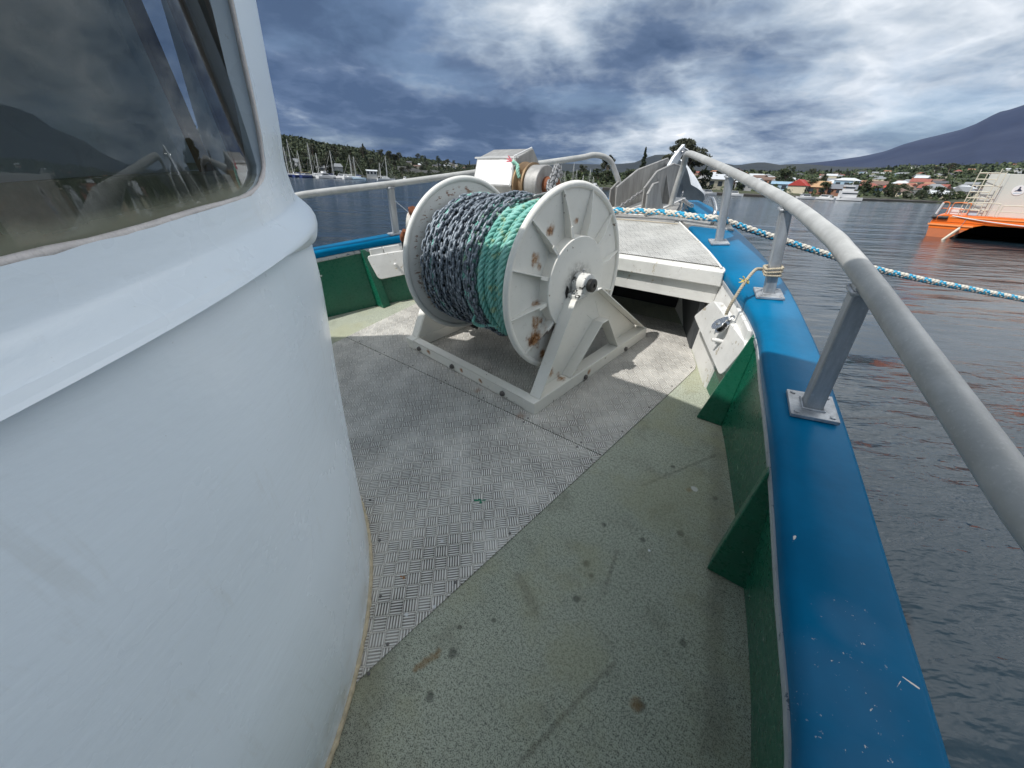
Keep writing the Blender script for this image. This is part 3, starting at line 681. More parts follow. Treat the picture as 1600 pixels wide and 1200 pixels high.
# ---- raised foredeck: cream beam, tread plate, open locker below
m = MB(); hw = 1.335
m.prism([(CL-hw, 2.85, .615), (CL+hw, 2.85, .615), (CL+hw, 2.85, .515), (CL-hw, 2.85, .515)], (0, .11, 0)); m.build('beam_cap', MAT['beam_side'], boat, BOAT, bevel=.010)
m = MB().prism([(CL-hw+.01, 2.885, .515), (CL+hw-.01, 2.885, .515), (CL+hw-.03, 2.885, .385), (CL-hw+.03, 2.885, .385)], (0, .08, 0)); m.build('deck_beam', MAT['beam_side'], boat, BOAT, bevel=.004)
fed = hermite([(2.85, 1.325), (3.2, 1.14), (3.6, .905), (4.15, .575)])
rows = []; rb = []
for i in range(21):
    v = 2.93+(4.12-2.93)*i/20; h = fed(v); rows.append([(CL-h+2*h*k/6, v, .622) for k in range(7)])
m = MB().grid(rows); ed = [r[0] for r in rows]+[r[-1] for r in rows][::-1]
for side in (0, -1): m.grid([[r[side] for r in rows], [(r[side][0], r[side][1], .55) for r in rows]], flip=(side == -1))
m.add([rows[-1][0], rows[-1][-1], (rows[-1][-1][0], 4.12, .55), (rows[-1][0][0], 4.12, .55)], [(0, 1, 2, 3)])
m.build('foredeck', MAT['tread_fore'], boat, BOAT)
for s in (1, -1): MB().tube([(CL+s*(fed(v)+.006), v, .624) for v in np.linspace(2.9, 4.15, 20)], .007, 6).build('foredeck_edge', MAT['white_wood'], boat, BOAT, smooth=180)
m = MB().box((CL-.62, 4.02, .6235), (CL+.60, 4.032, .6285)).box((CL-.60, 4.036, .6235), (CL+.58, 4.10, .631)); m.build('deck_strap', MAT['alu'], boat, BOAT, bevel=.002)
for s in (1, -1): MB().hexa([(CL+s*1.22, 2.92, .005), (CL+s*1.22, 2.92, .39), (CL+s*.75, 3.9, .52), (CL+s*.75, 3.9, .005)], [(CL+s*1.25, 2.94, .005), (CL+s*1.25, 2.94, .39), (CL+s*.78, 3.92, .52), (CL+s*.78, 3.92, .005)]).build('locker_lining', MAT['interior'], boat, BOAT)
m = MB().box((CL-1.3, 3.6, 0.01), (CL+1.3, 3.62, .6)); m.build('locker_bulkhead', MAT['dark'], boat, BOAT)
# bow plate and blue stem
m = MB(); q = [(.70, 4.10), (.655, 4.22), (.40, 4.62), (.30, 5.0), (.08, 5.36)]
poly = [(CL+a, b) for a, b in q]+[(CL-a, b) for a, b in q[::-1]]
m.prism([(u, v, .575) for u, v in poly], (0, 0, .055)); m.build('bow_plate', MAT['alu'], boat, BOAT, bevel=.004)
for s in (1, -1):
    m = MB().prism([(CL+s*a, b, .58) for a, b in ((.655, 4.42), (.93, 4.16), (.99, 4.28), (.72, 4.72), (.46, 5.10), (.36, 5.06))], (0, 0, .075)); m.build('bow_cap', MAT['cap'], boat, BOAT, bevel=.008)
    m = MB().prism([(CL+s*a, b, .58) for a, b in ((.63, 4.10), (.70, 4.00), (1.12, 3.93), (1.02, 4.17), (.92, 4.2), (.66, 4.44))], (0, 0, .056)); m.build('fairlead_plate', MAT['alu'], boat, BOAT, bevel=.003)
# ---- guard rails
rpts = [(.50, -2.6, .88), (.50, -.9, .885), (.488, .33, .920), (.311, .893, .975), (.267, 1.035, .989), (.178, 1.318, 1.016), (.098, 1.57, 1.040), (.028, 1.78, 1.057), (-.040, 1.98, 1.066), (-.295, 2.67, 1.068), (-.82, 3.64, 1.100), (-1.22, 4.28, 1.130)]
railu = hermite([(v, u) for u, v, w in rpts]); railw = hermite([(v, w) for u, v, w in rpts])
def rail(s):
    root = None
    pts = [(CL+s*(u-CL), v, w) for u, v, w in rpts]
    if s > 0: pts += [(-1.40, 4.57, 1.135), (-1.465, 4.70, 1.10), (-1.50, 4.77, 1.00), (-1.545, 4.80, .82), (-1.575, 4.81, .64)]
    else: pts += [(-2.34, 4.46, 1.145), (-2.25, 4.60, 1.09), (-2.20, 4.66, .98), (-2.14, 4.70, .82), (-2.10, 4.72, .64)]
    path = spline(pts, 14)
    rail_o = MB().tube(path, .0288, 20).build('guard_rail', MAT['railpipe'], boat, BOAT, smooth=60)
    for (bu, bv, tu) in ((.10, 1.56, .06), (-.21, 2.55, -.27), (-.72, 3.50, -.77), (.41, .30, .30), (.40, -1.2, .37)):
        base = Vector((CL+s*(bu-CL), bv, .624)); top = Vector((CL+s*(railu(bv+.02)-CL), bv+.02, railw(bv)-.008))
        # turn to follow the rail
        a = math.atan2(capout(bv-.1)-capout(bv+.1), .2)*s
        m = MB(); ex = Vector((math.cos(a), math.sin(a), 0)); ey = Vector((-math.sin(a), math.cos(a), 0))
        hx, hy = .025, .029
        q = [(-hx, -hy), (hx, -hy), (hx, hy), (-hx, hy)]
        m.hexa([base+ex*x+ey*y for x, y in q], [top+ex*x*.95+ey*y for x, y in q])
        m.build('rail_post', MAT['galv'], rail_o, BOAT, bevel=.005)
        wr = [top+ex*x*1.02+ey*y*1.05-Vector((0, 0, .022)) for x, y in q]
        MB().tube(wr, .007, 6, closed=True).build('weld_bead', MAT['galv'], rail_o, BOAT, smooth=60)
        X = Matrix.Translation(base) @ Matrix.Rotation(a, 4, 'Z')
        m = MB().box((-.064, -.073, 0), (.064, .073, .012), X); m.tube([base+ex*x*1.12+ey*y*1.12+Vector((0, 0, .012)) for x, y in q], .006, 6, closed=True)
        for x in (-.047, .047):
            for y in (-.056, .056): m.lathe([(0, .009), (.003, .008), (.004, .003)], X @ Vector((x, y, .012)), (0, 0, 1), 8)
        m.build('base_plate', MAT['galv'], rail_o, BOAT, bevel=.002)
rail(1); rail(-1)
# steel horns on the fairlead plate
for s in (1,):
    m = MB().tube(spline([(-.93, 4.06, .635), (-.93, 4.06, .70), (-.94, 4.10, .745), (-1.0, 4.25, .775), (-1.05, 4.36, .79)], 6), .017, 10).build('fairlead_horn', MAT['steel'], boat, BOAT, smooth=60)
    m = MB().tube(spline([(-1.33, 4.42, .64), (-1.33, 4.42, .72), (-1.31, 4.38, .76), (-1.22, 4.22, .765), (-1.14, 4.10, .765)], 6), .017, 10).build('fairlead_horn', MAT['steel'], boat, BOAT, smooth=60)
# ---- bow roller cheeks
def cheek(u, pts, name='bow_roller_cheek', th=.016, parent=None, flange=True):
    m = MB().prism([(u, v, w) for v, w in pts], (th, 0, 0))
    m.tube([(u+th/2, v, w) for v, w in pts[1:-1]], .012, 8)
    return m.build(name, MAT['alu'], parent or roller, BOAT, bevel=.003)
roller = thing('bow_roller', 'weathered aluminium bow roller with tall angled cheek plates behind the anchor', 'bow roller', frame(CL, 4.7, .63))
cheek(-1.97, [(4.26, .64), (4.25, .87), (4.73, .98), (5.55, 1.02), (5.72, .95), (5.25, .64)])
cheek(-1.70, [(4.30, .64), (4.31, .86), (4.58, .98), (5.02, 1.01), (5.35, .95), (5.15, .64)])
cheek(-1.60, [(4.16, .64), (4.16, .83), (4.27, .905), (4.40, .905), (4.62, .64)])
cheek(-2.12, [(4.40, .64), (4.42, .82), (4.60, .88), (4.9, .64)])
MB().box((-1.99, 4.2, .632), (-1.58, 5.3, .642)).build('roller_base', MAT['alu_bright'], roller, BOAT, bevel=.002)
MB().lathe([(-.125, .05), (-.1, .045), (0, .03), (.1, .045), (.125, .05)], (-1.835, 5.2, .80), (1, 0, 0), 20).build('roller', MAT['steel'], roller, BOAT, smooth=40)
for v in (4.62, 4.85): MB().prism([(-1.684, v, .642), (-1.60, v, .642), (-1.684, v, .93)], (0, .014, 0)).build('stiffener', MAT['alu'], roller, BOAT)
# anchor: shank up over the roller, flukes hanging outside
anc = thing('plough_anchor', 'pale galvanised plough anchor with a broad curved fluke stowed over the bow', 'anchor', frame(CL, 5.5, .8))
m = MB().prism([(-1.85, 4.85, .70), (-1.85, 4.90, .66), (-1.85, 5.45, .93), (-1.85, 5.72, 1.10), (-1.85, 5.66, 1.16), (-1.85, 5.38, 1.05)], (.035, 0, 0)); m.build('shank', MAT['anchor'], anc, BOAT, bevel=.004)
for s in (1, -1):
    rows = []
    for i in range(9):
        t = i/8; c0 = Vector((CL, 5.55+.42*t, 1.00-.36*t)); wd = .37*math.sin(math.pi*(.18+.78*t))**.8*(1 if t < .98 else .4)
        r = []
        for k in range(7):
            q = k/6; r.append(c0+Vector((s*wd*q*.95, -.05*q+.05*q*q, -.10*q-.16*q*q+.05*math.sin(q*3)*(1-t))))
        rows.append(r)
    m = MB().grid(rows, flip=(s < 0)); off = Vector((0, .010, .012))
    m.grid([[p+off for p in r] for r in rows], flip=(s > 0))
    edge = [r[-1] for r in rows]; m.grid([edge, [p+off for p in edge]]); m.grid([rows[0], [p+off for p in rows[0]]]); m.grid([rows[-1], [p+off for p in rows[-1]]])
    m.build('fluke', MAT['anchor'], anc, BOAT, smooth=50)
m = MB().tube(spline([(-1.84, 5.50, 1.07), (-1.80, 5.56, 1.12), (-1.75, 5.62, 1.09), (-1.74, 5.66, 1.04)], 5), .013, 8); m.tube([(-1.90, 5.60, 1.08), (-1.76, 5.60, 1.08)], .018, 10); m.build('shackle', MAT['steel'], anc, BOAT, smooth=60)
# ================================================================ REEL
RM = frame(-1.71, 2.343, 0.0, R_(-5.5))
reel = thing('net_reel', 'big white rust-streaked steel reel on an A-frame base bolted to the tread plate deck', 'reel', RM)
AY, AZ = -.17, .655
XS, XP, FR = .545, -.40, .518
# base: channel sections
m = MB()
for y0, y1 in ((-.65, -.58), (.58, .65)): m.box((-.68, y0, .008), (.68, y1, .018)); 
m.box((-.68, -.65, .008), (.60, -.642, .085)).box((-.68, -.65, .077), (.60, -.585, .085))
m.box((-.68, .642, .008), (.60, .65, .085)).box((-.68, .585, .077), (.60, .65, .085))
m.build('base_bar', MAT['reel'], reel, RM, bevel=.003)
for x0, sgn in ((.60, 1), (-.69, -1)):
    m = MB().box((x0, -.655, .006), (x0+.09, .655, .090)); m.build('base_bar', MAT['reel'], reel, RM, bevel=.005)
for x, y in ((-.52, -.652), (-.1, -.652), (.42, -.652)): MB().lathe([(0, .019), (.012, .019), (.013, .012), (.02, .012), (.021, .006)], (x, y, .045), (0, -1, 0), 6).build('bolt', MAT['screw'], reel, RM)
for y in (-.15, .35): MB().lathe([(0, .017), (.012, .017), (.013, .009)], (.69, y, .03), (1, 0, 0), 6).build('bolt', MAT['screw'], reel, RM)
def aframe(xo, xi, out):
    # outer flanged legs made of folded plate; opening in the middle
    T1, T2 = .585, .585
    outer = [(-.60, .09), (-.275, .60), (-.02, .60), (.62, .115), (.62, .09)]
    inner = [(-.30, .09), (.02, .355), (.09, .355), (.25, .09)]
    m = MB(); th = .008 if out > 0 else -.008
    x = xo
    P = lambda p, xx: (xx, p[0], p[1])
    # web plate in four quads
    quads = [[(-.60, .09), (-.30, .09), (.02, .355), (-.275, .60)], [(-.275, .60), (.02, .355), (.09, .355), (-.02, .60)], [(-.02, .60), (.09, .355), (.25, .09), (.62, .09)]]
    for q in quads: m.prism([P(p, x) for p in q], (-th, 0, 0))
    # edge flanges turned outboard
    w = .075*(1 if out > 0 else -1)
    def fl(a, b, ww=w, t=.008):
        a = Vector(P(a, x)); b = Vector(P(b, x)); d = (b-a).normalized(); n = Vector((0, -d.z, d.y))*t
        m.hexa([a-n/2, b-n/2, b+n/2, a+n/2], [p+Vector((ww, 0, 0)) for p in (a-n/2, b-n/2, b+n/2, a+n/2)])
    return m, fl
m, fl = aframe(.612, .55, 1)
for a, b in (((-.60, .09), (-.275, .60)), ((-.275, .60), (-.02, .60)), ((-.02, .60), (.62, .10)), ((-.30, .09), (.02, .355)), ((.02, .355), (.09, .355)), ((.09, .355), (.25, .09))): fl(a, b)
m.build('a_frame', MAT['reel'], reel, RM, bevel=.0025)
m, fl = aframe(-.612, -.55, -1)
for a, b in (((-.60, .09), (-.275, .60)), ((-.275, .60), (-.02, .60)), ((-.02, .60), (.62, .10)), ((-.30, .09), (.02, .355)), ((.09, .355), (.25, .09))): fl(a, b)
m.build('a_frame', MAT['reel'], reel, RM, bevel=.0025)
# flanges
def flange(x, out, mat):
    m = MB(); m.lathe([(-.004, .03), (-.004, FR), (.004, FR), (.004, .03)], (x, AY, AZ), (1, 0, 0), 96, cap=False)
    ring = [Vector((x, AY+FR*math.cos(a), AZ+FR*math.sin(a))) for a in np.linspace(0, 2*math.pi, 97)[:-1]]
    m.tube(ring, .019, 12, closed=True); return m.build('flange', mat, reel, RM, smooth=45)
f1 = flange(XS, 1, MAT['reel']); f2 = flange(XP, -1, MAT['reel_in'])
for k in range(12):
    a = R_(k*30+8); d = Vector((0, math.cos(a), math.sin(a))); n = Vector((0, -math.sin(a), math.cos(a)))
    c = Vector((XS+.004, AY, AZ)); hh = .052
    pts = [c+d*.25, c+d*.25+Vector((hh, 0, 0)), c+d*.33+Vector((hh, 0, 0)), c+d*.515+Vector((.012, 0, 0)), c+d*.515]
    m = MB().prism([p-n*.0035 for p in pts], n*.007)
    # folded lip
    lip = [c+d*.268+Vector((hh, 0, 0)), c+d*.33+Vector((hh, 0, 0)), c+d*.45+Vector((.028, 0, 0))]
    m.hexa([lip[0]-n*.003, lip[1]-n*.003, lip[1]+n*.016, lip[0]+n*.016], [p+Vector((.004, 0, 0)) for p in (lip[0]-n*.003, lip[1]-n*.003, lip[1]+n*.016, lip[0]+n*.016)])
    m.build('rib', MAT['reel'], f1, RM, bevel=.0015)
m = MB().lathe([(0, .266), (.062, .266), (.066, .262), (.066, .03)], (XS+.002, AY, AZ), (1, 0, 0), 64, cap=False); m.build('hub_disc', MAT['reel'], reel, RM, smooth=35)
m = MB().lathe([(0, .03), (0, .002)], (0, 0, 0), (1, 0, 0), 24)
m = MB(); m.prism([(XS+.069, AY-.115, AZ-.02), (XS+.069, AY-.10, AZ+.018), (XS+.069, AY-.085, AZ-.005), (XS+.069, AY-.088, AZ-.05), (XS+.069, AY-.105, AZ-.06)], (.003, 0, 0)); m.build('hub_hole', MAT['grease'], reel, RM)
m = MB().lathe([(XP-.22, .028), (XS+.17, .028)], (0, AY, AZ), (1, 0, 0), 20); m.build('axle', MAT['grease'], reel, RM, smooth=40)
m = MB().lathe([(XP, .36), (XS, .36)], (0, AY, AZ), (1, 0, 0), 64, cap=False); m.build('drum', MAT['teal_dark'], reel, RM, smooth=40)
# pillow block bearing on the starboard A-frame
bx = .655; by = AY
m = MB().box((bx-.038, by-.10, .602), (bx+.038, by+.10, .628))
m.lathe([(-.045, .045), (-.04, .062), (.04, .062), (.045, .045)], (bx, by, AZ+.012), (1, 0, 0), 28)
m.prism([(bx-.036, by-.07, .625), (bx-.036, by+.07, .625), (bx-.036, by+.045, AZ+.03), (bx-.036, by-.045, AZ+.03)], (.072, 0, 0))
bo = m.build('bearing', MAT['bearing'], reel, RM, bevel=.006)
m = MB().lathe([(0, .036), (.03, .038), (.034, .03), (.034, .012), (.028, .01), (.028, .001)], (bx+.04, by, AZ+.012), (1, 0, 0), 24); m.build('bearing_seal', MAT['grease'], bo, RM, smooth=40)
for y in (-.083, .083): MB().lathe([(0, .014), (.012, .014), (.013, .009), (.025, .009)], (bx, by+y, .628), (0, 0, 1), 6).build('bolt', MAT['steel'], bo, RM)
MB().lathe([(0, .006), (.018, .006), (.02, .003)], (bx, by, AZ+.075), (0, 0, 1), 8).build('grease_nipple', MAT['steel'], bo, RM)
# port side gearbox and motor
m = MB().lathe([(0, .10), (-.03, .10), (-.035, .085), (-.12, .085), (-.125, .07), (-.17, .07)], (XP-.01, AY, AZ), (1, 0, 0), 28)
m.lathe([(0, .11), (.03, .112), (.16, .082), (.19, .05)], (XP-.14, AY-.05, AZ-.12), (.0, .2, 1), 24)
gb = m.build('gearbox', MAT['motor'], reel, RM, smooth=40)
ax = Vector((-.55, -.62, .18)).normalized(); c0 = Vector((-.60, -.47, .925))
m = MB().lathe([(-.12, .05), (-.10, .062), (0, .064), (.0, .068), (.022, .068), (.024, .064)], c0, ax, 28); m.lathe([(-.34, .05), (-.33, .075), (-.20, .085), (-.16, .06), (-.06, .045), (0, .05)], c0+Vector((.06, .03, -.0)), (0, 0, 1), 20); mo = m.build('hydraulic_motor', MAT['motor'], reel, RM, smooth=40)
m = MB(); e1 = ax.cross(Vector((0, 0, 1))).normalized(); e2 = ax.cross(e1)
for k in range(7):
    a = k*2*math.pi/7; MB().lathe([(0, .0065), (.002, .006)], c0+ax*.024+(e1*math.cos(a)+e2*math.sin(a))*.052, ax, 8).build('bolt', MAT['rust'], mo, RM)
m = MB().tube([c0+Vector((.04, .02, .05)), c0+Vector((.06, .0, .085)), c0+Vector((.09, -.02, .10))], [.028, .032, .024], 8); m.lathe([(0, .02), (.035, .022)], c0+Vector((.03, 0, .07)), (.4, -.1, 1), 6)
m.tube([c0+Vector((-.06, -.02, -.05)), c0+Vector((-.085, -.03, -.09)), c0+Vector((-.105, -.03, -.12))], [.022, .027, .018], 8); m.lathe([(0, .024), (.03, .022)], c0+Vector((-.075, -.02, -.07)), (-.4, -.1, -1), 6)
m.build('hose_fitting', MAT['rust'], mo, RM, smooth=50)
MB().tube([c0+Vector((-.02, .02, .06)), c0+Vector((-.12, -.02, .14))], .003, 6).build('cable_end', MAT['steel'], mo, RM)
MB().tube(spline([c0+Vector((-.105, -.03, -.12)), (-.70, -.50, .72), (-.66, -.46, .64), (-.60, -.42, .58), (-.57, -.38, .45), (-.58, -.34, .30), (-.53, -.25, .16), (-.44, -.12, .04)], 8), .0125, 10).build('hydraulic_hose', MAT['rubber'], reel, RM, smooth=60)
MB().tube(spline([(-.50, -.22, .50), (-.53, -.20, .32), (-.49, -.12, .17), (-.40, -.05, .04)], 8), .0115, 10).build('hydraulic_hose', MAT['rubber'], reel, RM, smooth=60)
# ---- windings
def link_mesh():
    """stadium shaped chain link along x"""
    L, W, r = .0285, .0125, .0062; pts = []
    for k in range(6): a = -math.pi/2+math.pi*k/5; pts.append(Vector((L-W+W*math.cos(a), W*math.sin(a), 0)))
    for k in range(6): a = math.pi/2+math.pi*k/5; pts.append(Vector((-(L-W)+W*math.cos(a), W*math.sin(a), 0)))
    m = MB().tube(pts, r, 6, closed=True, roll0=(0, 0, 1)); return m.v, m.f
LV, LF = link_mesh(); LVn = np.array([tuple(p) for p in LV])
def chain_into(m, path, nrmf, scale=1.0, pitch=.040, jit=.25, seed=1):
    rnd = random.Random(seed); P = resample(path, pitch*scale)
    for i in range(1, len(P)-1):
        t = (P[i+1]-P[i-1]).normalized(); n = nrmf(P[i]); n = (n-t*n.dot(t)).normalized(); b = t.cross(n)
        roll = R_(45 if i % 2 else -45)+rnd.uniform(-jit, jit)
        y = b*math.cos(roll)+n*math.sin(roll); z = t.cross(y)
        A = np.array([tuple(t), tuple(y), tuple(z)])*scale
        V = LVn @ A+np.array(tuple(P[i]+n*rnd.uniform(-.003, .003)))
        m.add([tuple(q) for q in V], LF)
def wind(x0, x1, turns, rad, a0, wob=.004, seed=1, step=.05):
    rnd = random.Random(seed); ph = [rnd.uniform(0, 6) for _ in range(4)]; out = []
    n = int(turns*2*math.pi/step)
    for i in range(n+1):
        t = i/n; a = a0+t*turns*2*math.pi; k = math.floor(t*turns)
        x = x0+(x1-x0)*t+wob*math.sin(a*1.7+ph[0])+wob*.6*math.sin(a*.37+ph[1])
        r = (rad(t) if callable(rad) else rad)+wob*math.sin(a*.9+ph[2])+wob*.8*math.sin(a*2.3+ph[3])
        out.append(Vector((x, AY+r*math.cos(a), AZ+r*math.sin(a))))
    return out
axisn = lambda p: Vector((0, p.y-AY, p.z-AZ)).normalized()
def strands(m, path, R, r, pitch, ns=3, nrmf=None, seg=6, step=None, phase=0):
    P = path; acc = 0; tubes = [[] for _ in range(ns)]; prev = None
    for i, p in enumerate(P):
        t = (P[min(i+1, len(P)-1)]-P[max(i-1, 0)]).normalized()
        if nrmf: n = nrmf(p)
        else: n = prev if prev else Vector((0, 0, 1))
        n = (n-t*n.dot(t)).normalized(); prev = n; b = t.cross(n)
        if i: acc += (p-P[i-1]).length
        for k in range(ns):
            a = phase+acc/pitch*2*math.pi+k*2*math.pi/ns; tubes[k].append(p+(n*math.cos(a)+b*math.sin(a))*R)
    return tubes
m = MB()
cm = thing('anchor_chain', 'galvanised grey anchor chain wound in tight turns on the port half of the reel', 'chain', RM)
chain_into(m, wind(XP+.055, .11, 10, lambda t: .392+.012*math.sin(t*9), 1.1, .006, 3), axisn, 1.28, seed=3)
chain_into(m, wind(XP+.06, .04, 6.2, lambda t: .422+.01*math.sin(t*7), 2.1, .008, 5), axisn, 1.28, seed=5)
chain_into(m, wind(.08, .20, 2.0, lambda t: .438-.01*t, -1.9, .008, 8), axisn, 1.28, seed=8)
m.build('wound_chain', MAT['chain'], cm, RM, smooth=180)
# the run of chain from the reel up to the windlass
def rl(u, v, w): return RM.inverted() @ BOAT @ Vector((u, v, w))
run = spline([(.14, AY-.10, AZ+.41), (.20, AY+.08, AZ+.425), (.235, AY+.22, AZ+.43)]+[rl(*p) for p in ((-1.62, 2.55, 1.095), (-1.70, 2.72, 1.15), (-1.78, 2.88, 1.185), (-1.86, 3.02, 1.17), (-1.90, 3.12, 1.12))], 8)
m = MB(); chain_into(m, run, lambda p: Vector((0, 0, 1)), 1.15, seed=9); chain_into(m, [p+Vector((.02, .0, -.035)) for p in run[4:]], lambda p: Vector((0, 0, 1)), 1.1, seed=11)
m.build('chain_run', MAT['chain_light'], cm, RM, smooth=180)
rope = thing('teal_rope', 'teal three-strand rope wound in neat turns on the starboard half of the reel', 'rope', RM)
m = MB()
for (x0, x1, n, rad, a0, sd_) in ((.13, XS-.026, 10.6, .396, .3, 21), (.22, .40, 2.2, .416, 1.9, 22)):
    P = wind(x0, x1, n, rad, a0, .0035, sd_, .022)
    for tb in strands(m, P, .0100, .0100, .108, 3, axisn): m.tube(tb, .0102, 7, caps=False)
m.build('wound_rope', MAT['teal'], rope, RM, smooth=180)
m = MB()      # stray turns of the rope showing between the chain
for x0, x1, n, rad, a0, sd_ in ((.05, .13, 2, .412, .2, 31), (-.26, -.23, 1, .428, 0, 32)):
    P = wind(x0, x1, n, rad, a0, .005, sd_, .03)
    for tb in strands(m, P, .007, .007, .07, 3, axisn): m.tube(tb, .0072, 5, caps=False)
m.build('stray_turns', MAT['teal'], rope, RM, smooth=180)
# tail knot low down where rope meets chain
tail = spline([Vector((.09, AY-.36, AZ-.20)), Vector((.10, AY-.40, AZ-.24)), Vector((.13, AY-.37, AZ-.27)), Vector((.19, AY-.36, AZ-.25)), Vector((.28, AY-.35, AZ-.235))], 8)
m = MB()
for tb in strands(m, tail, .006, .006, .06, 3): m.tube(tb, .0062, 6)
m.build('rope_tail', MAT['teal'], rope, RM, smooth=180)
# ================================================================ WINDLASS
WM = frame(-2.42, 3.18, .63)
wd = thing('anchor_windlass', 'boxy aluminium anchor windlass with worn bronze gypsy standing behind the reel', 'windlass', WM)
prof = [(2.98, .63), (2.90, 1.04), (2.99, 1.235), (3.22, 1.285), (3.31, 1.16), (3.32, .63)]
m = MB().prism([(-2.68, v, w) for v, w in prof], (.44, 0, 0)); m.build('housing', MAT['alu'], wd, BOAT, bevel=.006)
m = MB().hexa([(-2.665, 2.906-.004, 1.05), (-2.255, 2.906-.004, 1.05), (-2.255, 2.979, 1.222), (-2.665, 2.979, 1.222)], [(-2.665, 2.91, 1.05), (-2.255, 2.91, 1.05), (-2.255, 2.984, 1.220), (-2.665, 2.984, 1.220)])
m.build('scuffed_panel', MAT['alu_bright'], wd, BOAT)
m = MB().box((-2.70, 2.985, 1.233), (-2.225, 3.003, 1.245)).tube([(-2.24, 2.96, 1.249), (-2.24, 3.20, 1.292)], .006, 6).tube([(-2.24, 2.90, 1.047), (-2.24, 2.96, 1.247)], .006, 6); m.build('seam_weld', MAT['alu_bright'], wd, BOAT)
gc = (-2.24, 3.06, 1.03)
m = MB().lathe([(0, .15), (.02, .172), (.035, .172), (.055, .13), (.075, .125), (.10, .15), (.105, .168), (.12, .168), (.122, .03)], gc, (1, 0, 0), 40); g = m.build('gypsy', MAT['bronze'], wd, BOAT, smooth=35)
m = MB().lathe([(.1225, .150), (.24, .150), (.245, .145), (.245, .03)], gc, (1, 0, 0), 40); m.build('drum_face', MAT['alu'], wd, BOAT, smooth=35)
m = MB().lathe([(.245, .07), (.34, .06), (.345, .04)], gc, (1, 0, 0), 24); m.build('chain_wheel', MAT['rust'], wd, BOAT, smooth=35)
wtail = thing('rope_whipping', 'frayed mint rope end with pink tails tied over the windlass gypsy', 'rope end', frame(-2.15, 2.95, 1.17))
m = MB()
P = spline([BOAT @ Vector(p) for p in ((-2.17, 2.93, 1.10), (-2.185, 2.93, 1.15), (-2.20, 2.95, 1.185), (-2.235, 2.93, 1.215))], 5)
for tb in strands(m, P, .008, .01, .06, 3): m.tube(tb, .0085, 6)
m.build('rope_end', MAT['rope_mint'], wtail, Matrix.Identity(4), smooth=180)
m = MB()
for dx, dz in ((-.045, .02), (-.03, .04), (-.05, .002)): m.tube([BOAT @ Vector((-2.235, 2.93, 1.215)), BOAT @ Vector((-2.235+dx, 2.92, 1.215+dz))], .005, 6)
m.build('pink_tail', MAT['rope_pink'], wtail, Matrix.Identity(4))
# chain from the windlass forward to the bow roller
c2 = thing('bow_chain', 'short run of dark chain lying from windlass to bow roller', 'chain', frame(-1.85, 4.2, .66))
m = MB(); chain_into(m, spline([(-2.02, 3.2, .95), (-1.98, 3.6, .72), (-1.95, 3.9, .66), (-1.93, 4.1, .665), (-1.90, 4.3, .70), (-1.86, 4.6, .77), (-1.84, 4.85, .80)], 10), lambda p: Vector((0, 0, 1)), 1.15, seed=4); m.build('chain_run', MAT['chain_light'], c2, BOAT, smooth=180)
# ================================================================ MOORING ROPE (plaited, blue and white)
mr = thing('mooring_rope', 'blue and white plaited mooring rope stretched over the bow and out across the water', 'rope', frame(-1.2, 4.1, .7))
def B3(u, v, w): return BOAT @ Vector((u, v, w))
off1 = BOAT.inverted() @ Vector((7.4, 5.6, .25))
pts = [(-3.0, 4.1, .66), (-2.6, 4.12, .655), (-2.3, 4.10, .672), (-1.92, 4.03, .695), (-1.40, 4.10, .695), (-1.05, 4.03, .69), (-.92, 4.00, .695)]
def pr(x, y, d): return Vector((0, 0, CH))+(rt*((x-800)/600)+up*((600-y)/600)+fwd)*d
P = spline([B3(*p) for p in pts]+[pr(1140, 348, 3.34), pr(1200, 368, 3.42), pr(1290, 397, 3.56), pr(1400, 428, 3.75), pr(1600, 468, 4.1), pr(1850, 514, 4.6), pr(2200, 570, 5.4)], 30); P = resample(P, .011)
mats = [MAT['rope_white'], MAT['rope_blue'], MAT['rope_white'], MAT['rope_white']]
m = MB(); acc = 0; NS = 8; tubes = [[] for _ in range(NS)]; prev = Vector((0, 0, 1))
for i, p in enumerate(P):
    t = (P[min(i+1, len(P)-1)]-P[max(i-1, 0)]).normalized(); n = (prev-t*prev.dot(t)).normalized(); prev = n; b = t.cross(n)
    if i: acc += (p-P[i-1]).length
    for k in range(NS):
        dr = 1 if k % 2 else -1; a = dr*acc/.20*2*math.pi+(k//2)*2*math.pi/4+(0.4 if k % 2 else 0)
        rr = .0165+.0035*dr*math.cos(4*a); tubes[k].append(p+(n*math.cos(a)+b*math.sin(a))*rr)
for k in range(NS): m.tube(tubes[k], .0105, 6, m=(0 if k not in (0, 1, 2) else 1))
m.build('plaited_rope', [MAT['rope_white'], MAT['rope_blue']], mr, Matrix.Identity(4), smooth=180)
cw = MB().tube(spline([B3(*p) for p in ((-2.2, 3.99, .628), (-1.9, 3.97, .63), (-1.6, 3.99, .629), (-1.2, 3.985, .629))], 10), .004, 6); tag(cw.build('thin_cord', MAT['rope_tan']), 'thin brown cord lying across the foredeck seam', 'cord')
